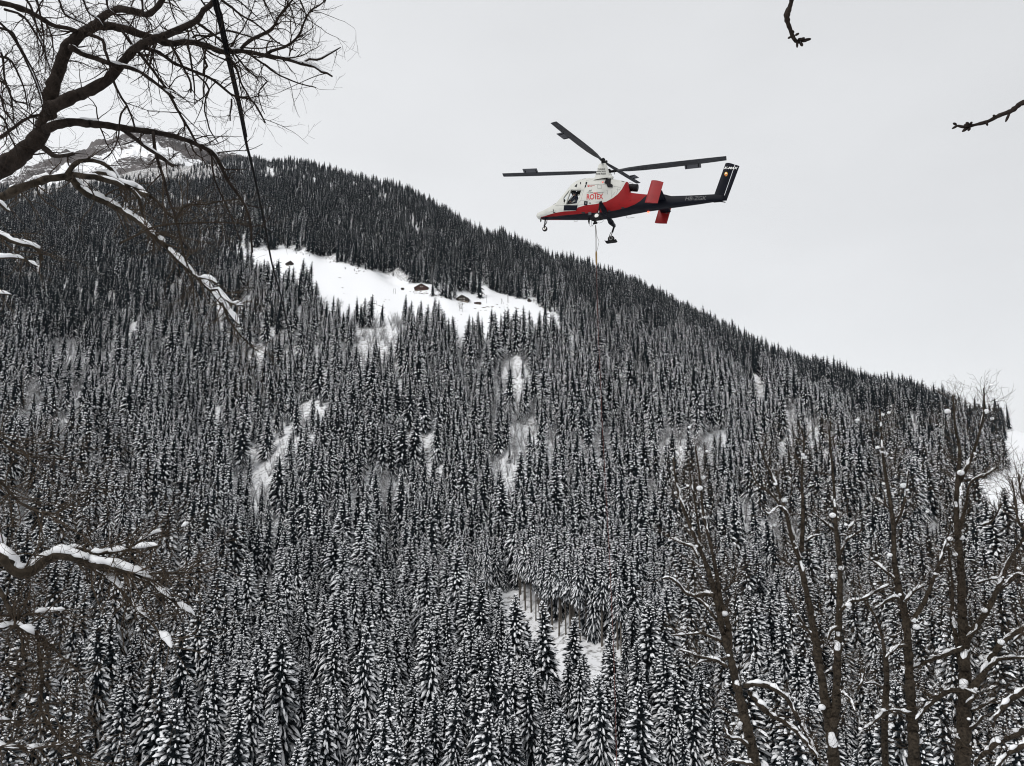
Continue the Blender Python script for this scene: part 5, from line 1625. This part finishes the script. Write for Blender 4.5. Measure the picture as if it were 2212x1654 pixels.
# ------------------------------------------------------------------ the row of bare trees, lower right
TWIG_MIN[0] = 0.0022
def Q(x, y): return (1410.4 + x * 0.5023, 822.8 + y * 0.5023)
def ash(label, stems, limbs, dist, seed, twn=1.0):
    """stems / limbs: (points on the enlarged photograph, r0 px, r1 px)"""
    global rng
    rng = random.Random(seed)
    u0, v0 = Q(*stems[0][0][0])
    foot = P(u0, v0, dist)
    az_, D_ = math.atan2(foot.x, foot.y), math.hypot(foot.x, foot.y)
    gz_ = float(terr(np.array([az_]), np.array([D_]))[0])
    root = empty('ash_tree', (0, 0, 0))
    tag(root, label, 'tree')
    # the stem below the frame down to the ground
    for si, (pts, r0, r1) in enumerate(stems):
        p = [Q(*k) for k in pts]
        P3, R3 = limb3d(p, r0, r1, dist, dist * 0.985, rng, step=7.0, knot=0.14)
        if si == 0:
            nb_ = 8
            below = [Vector((P3[0].x + (0.12 * rng.gauss(0, 1) if k else 0), P3[0].y + 0.1, gz_ - 0.3 + (P3[0].z - gz_ + 0.3) * k / nb_)) for k in range(nb_)]
            P3 = below + P3; R3 = [R3[0] * (1.35 - 0.35 * k / nb_) for k in range(nb_)] + R3
        mb = MB(); mb.tube(P3, R3, 9)
        o = link('trunk' if si == 0 else 'limb', mb.mesh('trunk', M['bark_lit'], True), root)
        sm, tw = MB(), MB()
        m = len(P3)
        lo_i = 8 if si == 0 else 0
        lay_snow(sm, P3[lo_i:], R3[lo_i:], 3.5 / FPX * dist, 0.12, rng, maxsteep=0.985)
        for _ in range(int((m - lo_i) * 0.8 * twn)):
            i = lo_i + int((m - 2 - lo_i) * rng.random() ** 0.7)
            f = (i - lo_i) / (m - lo_i)
            a = rng.uniform(0, 6.283)
            t = (P3[i + 1] - P3[i]).normalized()
            dd = (t * rng.uniform(0.4, 1.1) + Vector((math.cos(a), math.sin(a), 0)) * 0.9).normalized()
            twig(tw, P3[i], dd, rng.uniform(0.5, 1.4) * (1.0 - 0.5 * f * f), min(R3[i] * 0.5, 0.008), 2, rng, 0.16, 0.0, 3.0, sm, 0.010)
        # lumps caught in forks
        for _ in range(int(m * 0.07)):
            i = rng.randint(lo_i, m - 2); a = rng.uniform(0, 6.283); s = rng.uniform(0.03, 0.075)
            sm.ball(P3[i] + Vector((math.cos(a), math.sin(a), 0)) * (R3[i] + s * rng.uniform(0.2, 2.2)) + Vector((0, 0, s * .5)), s, (1.15, 1.0, 0.85), 8, 6)
        if tw.v: x = tw.build('twigs', M['twig_ash'], o); x['kind'] = 'stuff'
        if sm.v: x = link('snow_cap', sm.mesh('snow_cap', M['snow'], True), o); x['kind'] = 'stuff'
    for (pts, r0, r1, sn) in limbs:
        p = [Q(*k) for k in pts]
        P3, R3 = limb3d(p, r0, r1, dist * 0.99, dist * (0.99 + rng.uniform(-0.05, 0.04)), rng, step=6.0, knot=0.14)
        mb = MB(); mb.tube(P3, R3, 7)
        o = link('limb', mb.mesh('limb', M['bark_lit'], True), root)
        sm, tw = MB(), MB()
        lay_snow(sm, P3, R3, 4.2 / FPX * dist, sn, rng, lump=0.6, maxsteep=0.93)
        m = len(P3)
        for _ in range(int(m * 0.7 * twn) + 2):
            i = rng.randint(int(m * 0.25), m - 2)
            t = (P3[i + 1] - P3[i]).normalized()
            dd = (t * rng.uniform(0.5, 1.1) + Vector((rng.gauss(0, .5), rng.gauss(0, .5), rng.uniform(-0.1, 1.0)))).normalized()
            twig(tw, P3[i], dd, rng.uniform(0.3, 0.9), min(R3[i] * 0.6, 0.008), 1, rng, 0.14, 0.0, 3.0, sm, 0.02)
        if tw.v: x = tw.build('twigs', M['twig_ash'], o); x['kind'] = 'stuff'
        if sm.v: x = link('snow_cap', sm.mesh('snow_cap', M['snow'], True), o); x['kind'] = 'stuff'

ash('leaning bare tree, leftmost of the bare trees at lower right, snow along its uphill side',
    [([(446, 1700), (430, 1600), (395, 1450), (360, 1300), (330, 1180), (295, 1050), (270, 930), (240, 820), (200, 720), (150, 600), (110, 480), (92, 380), (88, 330)], 11, 1.6),
     ([(333, 1180), (322, 1050), (290, 930), (265, 780), (235, 650), (215, 560), (205, 450), (190, 330), (182, 280)], 6, 1.2),
     ([(205, 735), (198, 640), (180, 520), (160, 400), (150, 330)], 3, 1.0)],
    [([(262, 920), (215, 918), (180, 925), (140, 910), (105, 870), (70, 845), (40, 850)], 4.5, 1.6, 0.95),
     ([(275, 1030), (245, 990), (210, 950), (165, 920)], 3.5, 1.5, 0.5), ([(195, 760), (170, 715), (120, 695), (75, 675)], 3.5, 1.5, 0.95),
     ([(295, 1120), (250, 1100), (210, 1085), (150, 1090), (80, 1095)], 3.5, 1.4, 0.8), ([(320, 1230), (270, 1200), (200, 1185), (160, 1170), (110, 1155)], 4, 1.4, 0.95),
     ([(315, 1195), (260, 1200), (210, 1205), (170, 1235)], 3, 1.3, 0.7),
     ([(395, 1310), (460, 1305), (520, 1325), (570, 1360), (600, 1405), (640, 1480), (680, 1560), (720, 1640)], 5.0, 2.4, 0.95), ([(420, 1340), (450, 1380), (500, 1430), (560, 1465), (620, 1510), (670, 1570), (715, 1630)], 6, 2.5, 1.0),
     ([(410, 1570), (370, 1540), (330, 1535), (305, 1490)], 4, 2.0, 0.95), ([(430, 1650), (380, 1640), (340, 1635), (300, 1655)], 4, 2, 1.0),
     ([(300, 900), (330, 880), (360, 820)], 2.4, 1.0, 0.2), ([(240, 800), (205, 800), (170, 770)], 2.2, 1.0, 0.6)], 19.0, 21)
ash('tall bare tree with two dark stems joined low, second from the left at lower right',
    [([(785, 1700), (780, 1654), (765, 1500), (745, 1400), (720, 1250), (700, 1120), (675, 980), (655, 880), (630, 770), (600, 680), (570, 560), (530, 450), (480, 340), (455, 270)], 11, 1.4),
     ([(768, 1510), (785, 1400), (795, 1200), (800, 1000), (805, 850), (800, 750), (785, 600), (780, 480), (770, 350), (760, 250), (765, 170)], 9, 1.2),
     ([(640, 730), (645, 560), (640, 400), (650, 280), (640, 200)], 4.5, 1.0)],
    [([(805, 990), (850, 950), (900, 940), (950, 910), (1020, 875)], 3.6, 1.6, 0.95), ([(800, 1060), (770, 1070), (750, 1120)], 3, 1.4, 0.8), ([(660, 690), (690, 668), (720, 662)], 2.4, 1.2, 0.9),
     ([(590, 790), (560, 770), (530, 745)], 2.4, 1.2, 0.9), ([(800, 760), (830, 690), (870, 660), (900, 640)], 3, 1.2, 0.7), ([(780, 640), (740, 610), (705, 580)], 2.6, 1.2, 0.95), ([(800, 665), (830, 662)], 2, 1.2, 1.0),
     ([(690, 1100), (650, 1050), (610, 980), (575, 920)], 2.6, 1.1, 0.4), ([(800, 1330), (840, 1360), (870, 1420)], 3, 1.4, 0.9), ([(880, 1330), (905, 1280), (910, 1240)], 2.2, 1.0, 0.3),
     ([(575, 560), (540, 540), (500, 575), (470, 545)], 2.2, 1.0, 0.6), ([(840, 640), (870, 605), (895, 598)], 2.4, 1.1, 0.9), ([(560, 560), (520, 500), (450, 440), (420, 380)], 2.4, 1.0, 0.3)], 19.5, 22)
ash('slender bare tree with a forked grey limb, third from the left at lower right',
    [([(1127, 1700), (1125, 1654), (1118, 1500), (1108, 1350), (1098, 1150), (1080, 980), (1055, 880), (1040, 780), (1035, 640), (1020, 520), (1000, 400), (985, 280), (980, 180), (975, 120)], 10.5, 1.2),
     ([(1088, 1045), (1110, 1030), (1150, 980), (1180, 920), (1210, 840), (1240, 760), (1265, 680)], 5, 1.2),
     ([(1030, 640), (1070, 560), (1090, 470), (1100, 380)], 3, 1.0)],
    [([(1070, 950), (1040, 930), (1000, 950), (970, 970)], 3.6, 1.8, 0.95), ([(1095, 1140), (1060, 1140), (1020, 1170), (1000, 1190)], 3.2, 1.6, 0.9), ([(1040, 850), (1000, 820), (970, 790), (930, 765), (905, 745)], 3, 1.3, 0.8),
     ([(1118, 1430), (1080, 1425), (1040, 1415), (1005, 1420)], 3.2, 1.5, 0.9), ([(1010, 1400), (960, 1460), (910, 1495)], 3.4, 1.6, 0.9), ([(1085, 945), (1130, 900), (1170, 880), (1230, 850)], 3, 1.2, 0.5),
     ([(1030, 560), (980, 520), (950, 500)], 2.4, 1.1, 0.6), ([(1040, 590), (1060, 575), (1100, 550)], 2.2, 1.0, 0.5), ([(1000, 1180), (1005, 1280), (1000, 1400), (995, 1550), (1005, 1690)], 5, 6.5, 0.05),
     ([(990, 1320), (950, 1300), (915, 1300)], 2.6, 1.2, 0.9), ([(1000, 1180), (980, 1080), (950, 1000), (920, 960)], 3.6, 1.2, 0.2), ([(1020, 1100), (1045, 1095), (1060, 1085)], 2.2, 1.2, 0.6)], 20.0, 23)
ash('thickest bare tree with upswept limbs, rightmost full trunk at lower right',
    [([(1330, 1700), (1330, 1654), (1335, 1500), (1340, 1300), (1338, 1150), (1330, 1000), (1325, 850), (1320, 750), (1310, 650), (1305, 540), (1310, 430), (1320, 300), (1300, 200), (1290, 60)], 13, 1.2),
     ([(1342, 1140), (1370, 1080), (1430, 1000), (1480, 900), (1530, 780), (1580, 700), (1620, 640)], 6, 2.2),
     ([(1350, 1340), (1400, 1290), (1450, 1200), (1500, 1130), (1596, 1060), (1660, 1030)], 7, 3),
     ([(1318, 640), (1345, 540), (1360, 450), (1400, 410), (1450, 395)], 4, 1.0), ([(1312, 450), (1370, 330), (1410, 200), (1425, 120), (1422, 30)], 3.5, 1.0),
     ([(1340, 1300), (1310, 1150), (1290, 1000), (1285, 850), (1270, 700), (1280, 600)], 4.5, 1.2)],
    [([(1345, 1330), (1300, 1330), (1260, 1340), (1180, 1400), (1130, 1460)], 5, 2.6, 0.75), ([(1330, 1150), (1250, 1180), (1170, 1210), (1110, 1240)], 4.5, 2.0, 0.95), ([(1345, 1395), (1390, 1350), (1340, 1325)], 3, 1.6, 0.5),
     ([(1430, 1250), (1480, 1200), (1530, 1192), (1620, 1190)], 3.6, 2.2, 1.0), ([(1350, 1100), (1390, 1070), (1390, 1040)], 3, 1.5, 0.9), ([(1330, 1640), (1310, 1570), (1320, 1560)], 4, 2, 0.8),
     ([(1370, 1420), (1440, 1385), (1475, 1365)], 3, 1.6, 0.8), ([(1355, 1500), (1390, 1480), (1420, 1440)], 3, 1.5, 0.8), ([(1400, 870), (1440, 855), (1490, 850)], 2.4, 1.2, 0.7),
     ([(1480, 905), (1540, 860), (1596, 800)], 3, 1.4, 0.7), ([(1220, 800), (1260, 800), (1290, 860)], 2.4, 1.2, 0.8), ([(1420, 620), (1460, 600), (1500, 530)], 2.2, 1.0, 0.3), ([(1340, 430), (1420, 410), (1475, 375)], 2.6, 1.0, 0.2)], 20.5, 24)
ash('snow-laden bare tree at the lower right corner, its trunk beyond the edge',
    [([(1720, 1700), (1700, 1500), (1690, 1300), (1680, 1000), (1650, 800), (1640, 600), (1620, 400)], 10, 1.5)],
    [([(1700, 1440), (1640, 1480), (1596, 1505), (1540, 1530), (1480, 1555), (1440, 1590), (1400, 1625), (1380, 1660)], 7, 3, 1.0), ([(1700, 1290), (1640, 1310), (1596, 1335), (1540, 1370), (1500, 1410), (1470, 1455)], 6.5, 3, 1.0),
     ([(1700, 1540), (1640, 1550), (1596, 1565), (1540, 1595), (1490, 1640), (1470, 1680)], 6, 3, 1.0), ([(1670, 900), (1620, 860), (1596, 840), (1560, 830), (1520, 870)], 3.5, 1.5, 0.6), ([(1650, 700), (1600, 640), (1570, 600), (1560, 520), (1545, 430)], 3, 1.1, 0.1),
     ([(1690, 1150), (1640, 1110), (1600, 1085), (1550, 1120)], 3, 1.4, 0.7), ([(1645, 640), (1610, 560), (1580, 470), (1575, 400)], 2.6, 1.0, 0.1), ([(1690, 1020), (1600, 980), (1570, 940)], 2.6, 1.2, 0.4)], 19.0, 25)
TWIG_MIN[0] = 0.03
# ------------------------------------------------------------------ cable strung from above the viewer across the valley
M['cable'] = material('black_cable', (0.003, 0.003, 0.004), 0.7, spec=0.05)
cb = [(448, -120, 5.2), (463, 0, 5.8), (474, 43, 6.2), (487, 104, 6.8), (502, 168, 7.5), (517, 233, 8.3), (532, 309, 9.4), (545, 360, 10.3), (568, 467, 12.6), (588, 571, 15.5), (608, 643, 19), (622, 712, 24), (639, 798, 36), (650, 860, 60), (657, 905, 110), (664, 960, 230)]
q = spline(cb, 12.0)
pts = [P(*p) for p in q]
r0_ = pts[0]
co = empty('cable', r0_)
tag(co, 'thick black cable running from the top edge down across the wooded valley', 'cable')
mb = MB(); mb.tube([p - r0_ for p in pts], [0.0155] * len(pts), 8); link('strand', mb.mesh('strand', M['cable'], True), co)
mb = MB(); mb.tube([p - r0_ + Vector((0.019, -0.004, 0.012)) * 1.0 for p in pts[:34]], 0.007, 6); link('strand', mb.mesh('strand', M['cable'], True), co)

# ------------------------------------------------------------------ chalets on the snowy meadow
M['wood_red'] = material('red_brown_boards', (0.055, 0.024, 0.018), 0.85, var=0.4, scale=1.2)
M['wood_dark'] = material('dark_weathered_boards', (0.035, 0.027, 0.022), 0.9, var=0.4, scale=1.2)
M['plaster'] = material('stone_footing', (0.20, 0.17, 0.14), 0.9, var=0.3, scale=1.0)
M['pane_dark'] = material('dark_window_glass', (0.02, 0.022, 0.025), 0.2)
M['shutter'] = material('pale_shutters', (0.60, 0.58, 0.54), 0.7)
def cabin(label, u, v, wpx, wall_h, ridge_h, depth, mat, turn, kind='chalet', windows=(), footing=0.6, snow=0.55, over=0.8):
    g, D, az = ground_at(u, v)
    W = wpx / FPX * D
    o = empty(kind, g - Vector((0, 0, 0.2)))
    o.rotation_euler = (0, 0, -az + turn)          # local -y faces the valley
    tag(o, label, 'hut' if kind != 'chalet' else 'house')
    a = W / 2
    mb = MB()
    prof = [(-a, footing), (a, footing), (a, wall_h), (0, ridge_h), (-a, wall_h)]
    mb.prism(prof, lambda p: (p[0], 0, p[1]), lambda p: (p[0], depth, p[1]))
    mb.build('wall', M[mat], o)
    mb = MB(); mb.box((0, depth / 2, footing / 2 - 0.8), (W + 0.1, depth + 0.1, footing + 1.6)); mb.build('footing', M['plaster'], o)
    # roof boards and the snow on them
    sl = (ridge_h - wall_h) / a
    def roof(th, lift, ov):
        mb = MB()
        x = a + ov
        top = [(-x, wall_h - sl * ov + lift), (0, ridge_h + lift), (x, wall_h - sl * ov + lift)]
        poly = top + [(p[0], p[1] + th) for p in reversed(top)]
        mb.prism(poly, lambda p: (p[0], -ov * 1.2, p[1]), lambda p: (p[0], depth + ov, p[1]))
        return mb
    r = roof(0.22, 0.02, over).build('roof', M['wood_dark'], o)
    s = roof(snow, 0.245, over + 0.05).build('roof_snow', M['snow'], r)
    for (wx, wz, ww, wh, sh) in windows:
        f = MB(); f.box((wx, -0.06, wz), (ww, 0.12, wh)); wo = f.build('window', M['pane_dark'], o)
        for sx_ in (-1, 1):
            if sh:
                k = MB(); k.box((wx + sx_ * (ww / 2 + sh / 2 + .03), -0.07, wz), (sh, 0.10, wh)); k.build('shutter', M['shutter'], wo)
        k = MB(); k.box((wx, -0.10, wz - wh / 2 - 0.06), (ww + 0.2, 0.2, 0.10)); k.build('sill', M['shutter'], wo)
    return o, W, D
cabin('larger dark red wooden chalet with a snowy gable roof at the forest edge', 910, 627.5, 29.5, 3.4, 7.2, 9, 'wood_red', RAD(-6), windows=((0, 4.3, 0.9, 0.8, 0.7), (-2.6, 1.8, 0.8, 0.7, 0)), footing=0.8)
cabin('smaller brown chalet with four white-shuttered windows on the snowy meadow', 998, 651.5, 25.5, 3.6, 6.8, 8, 'wood_dark', RAD(-14), windows=((-1.5, 3.5, 0.7, 0.9, 0.5), (1.6, 3.5, 0.7, 0.9, 0.5), (-1.6, 1.5, 0.7, 0.9, 0.5), (1.7, 1.5, 0.7, 0.9, 0.5)), footing=0.5)
cabin('low dark shed with a flat snowy roof just right of the white-shuttered chalet', 1031, 657, 14, 1.9, 2.2, 3.5, 'wood_red', RAD(-14), 'shed', windows=((-1.4, 1.0, 0.9, 0.8, 0), (1.0, 1.0, 0.9, 0.8, 0)), footing=0.2, snow=0.2, over=0.3)
cabin('tiny brown shed left of the dark red chalet', 869.5, 626, 6.5, 2.0, 2.2, 2.4, 'wood_dark', RAD(0), 'shed', footing=0.2, snow=0.2, over=0.2)
cabin('lone dark hut high on the left part of the meadow', 627, 573, 14, 2.6, 5.0, 5, 'wood_dark', RAD(20), 'hut', footing=0.3, snow=0.16, over=0.4)
cabin('small hut half hidden by spruces at the right end of the meadow', 1143, 652, 7, 2.2, 4.2, 5, 'wood_dark', RAD(-25), 'hut', footing=0.2, snow=0.4, over=0.5)

# ------------------------------------------------------------------ poles of the overhead lines
M['pole'] = material('grey_pole', (0.10, 0.09, 0.085), 0.8)
def pole(label, u, vb, hpx_, arm=True, frame=False, brace=False):
    g, D, az = ground_at(u, vb)
    h = hpx_ / FPX * D
    o = empty('utility_pole', g); o.rotation_euler = (0, 0, -az)
    tag(o, label, 'pole', 'power line poles on the meadow')
    for x in ((-1.1, 1.1) if frame else (0,)):
        mb = MB(); mb.tube([(x, 0, -0.5), (x * 0.85, 0, h)], [0.16, 0.12], 6); mb.build('post', M['pole'], o)
    mb = MB()
    if frame: mb.box((0, 0, h - 0.1), (2.4, 0.16, 0.16))
    elif arm: mb.box((0, 0, h - 0.6), (1.6, 0.12, 0.12)); mb.tube([(-.6, 0, h - .5), (-.6, 0, h - .2)], 0.06, 5); mb.tube([(.6, 0, h - .5), (.6, 0, h - .2)], 0.06, 5)
    if brace: mb.tube([(0, 0, h - 0.3), (2.2, 0, -0.2)], 0.09, 5)
    if mb.v: mb.build('crossarm', M['pole'], o)
pole('thin pole below the dark red chalet', 937.5, 651, 17)
pole('thin pole standing lowest on the meadow, under the dark red chalet', 936.5, 682, 15)
pole('pole right of the low shed', 1051.3, 654, 19)
pole('braced pole on the right part of the meadow', 1083.5, 656, 12, brace=True)
pole('left one of the close pole pair at the right of the meadow', 1096.5, 653, 17)
pole('right one of the close pole pair at the right of the meadow', 1099, 654, 17)
pole('twin-post pole frame left of the dark red chalet', 852, 634, 11, frame=True)
pole('twin-post pole frame at the lower edge of the meadow', 811, 659, 10, frame=True)

# ------------------------------------------------------------------ small leafless trees and brush on the meadow
def small_tree(label, u, v, hpx_, seed):
    g, D, az = ground_at(u, v)
    h = hpx_ / FPX * D
    r = random.Random(seed)
    o = empty('small_bare_tree', g); tag(o, label, 'tree')
    mb = MB(); mb.tube([(0, 0, -0.4), (0.1, 0, h * 0.4), (0, 0.1, h * 0.95)], [0.17, 0.12, 0.03], 6); mb.build('trunk', M['twig_frost'], o)
    mb = MB()
    for _ in range(16):
        z = r.uniform(0.25, 0.9) * h; a = r.uniform(0, 6.283)
        twig(mb, Vector((0, 0, z)), Vector((math.cos(a), math.sin(a), 1.1)), h * 0.38, 0.07, 2, r, 0.1, 0, 3)
    x = mb.build('twigs', M['twig_frost'], o); x['kind'] = 'stuff'
small_tree('leafless tree just below the white-shuttered chalet, left of two', 992, 671, 20, 1)
small_tree('leafless tree just below the white-shuttered chalet, right of two', 998.5, 673, 18, 2)
small_tree('pale leafless tree at the lower edge of the meadow beneath the poles', 926, 694, 20, 3)
small_tree('faint leafless tree at the lower meadow edge left of the tall spruces', 700, 668, 24, 4)
small_tree('faint leafless tree beside the spruces at the left meadow edge', 735, 672, 22, 5)
rg = random.Random(8)
def speck(name, label, spots, mat, smin, smax):
    mb = MB()
    for (u, v, n, du, dv) in spots:
        for _ in range(n):
            g, D, az = ground_at(u + rg.gauss(0, du), v + rg.gauss(0, dv))
            s = rg.uniform(smin, smax)
            mb.ball(g, s, (rg.uniform(1.2, 3.0), 1.0, rg.uniform(0.3, 0.6)), 6, 4, Matrix.Rotation(rg.uniform(-.4, .4), 3, 'Z'))
    o = mb.build(name, M[mat]); tag(o, label, kind='stuff')
M['tuft'] = material('brown_tufts', (0.10, 0.075, 0.05), 0.95, var=0.5, scale=2.0)
speck('grass_tufts', 'brown grass tufts and stones poking through the snow of the meadow', [(912, 633, 14, 9, 1.2), (905, 630, 10, 12, 1), (960, 641, 8, 10, 1.5), (1065, 661, 8, 16, 3), (1045, 668, 6, 12, 3), (930, 692, 7, 6, 2), (718, 565, 10, 9, 1.5), (776, 585, 8, 6, 2),
       (875, 676, 4, 8, 6), (760, 620, 3, 30, 10), (820, 655, 6, 10, 4), (1110, 672, 6, 18, 4), (985, 690, 6, 20, 5), (790, 660, 5, 6, 3)], 'tuft', 0.3, 0.75)
rb_ = [(704, 560), (746, 581), (766, 585), (775, 587), (640, 548), (655, 551), (668, 553)]
for n_, (u, v) in enumerate(rb_):
    g, D, az = ground_at(u, v)
    o = link('snowy_shrub', brush_mesh(600 + n_, 3.0)); o.location = g
    tag(o, 'small snow-dusted shrub along the upper edge of the snowy meadow', 'shrub', 'shrubs at the upper meadow edge')
# ------------------------------------------------------------------ the winter air between here and the ridge
zlo = min(float(Z2.min()), float(PZ.min())) - 1.0
zhi = max(float(PZ.max()), float(Z2.max())) + 45.0
mb = MB()
mb.box((0, 2500, (zlo + zhi) / 2), (11200, 5500, zhi - zlo))
hm = bpy.data.materials.new('winter_haze'); hm.use_nodes = True
t = hm.node_tree; t.nodes.clear()
o_ = t.nodes.new('ShaderNodeOutputMaterial'); pv_ = t.nodes.new('ShaderNodeVolumePrincipled')
pv_.inputs['Color'].default_value = (0.80, 0.88, 1.0, 1)
pv_.inputs['Density'].default_value = 0.000012
pv_.inputs['Anisotropy'].default_value = 0.2
t.links.new(pv_.outputs[0], o_.inputs['Volume'])
hz = mb.build('haze', hm)
tag(hz, 'thin bluish winter haze filling the valley air', kind='stuff')
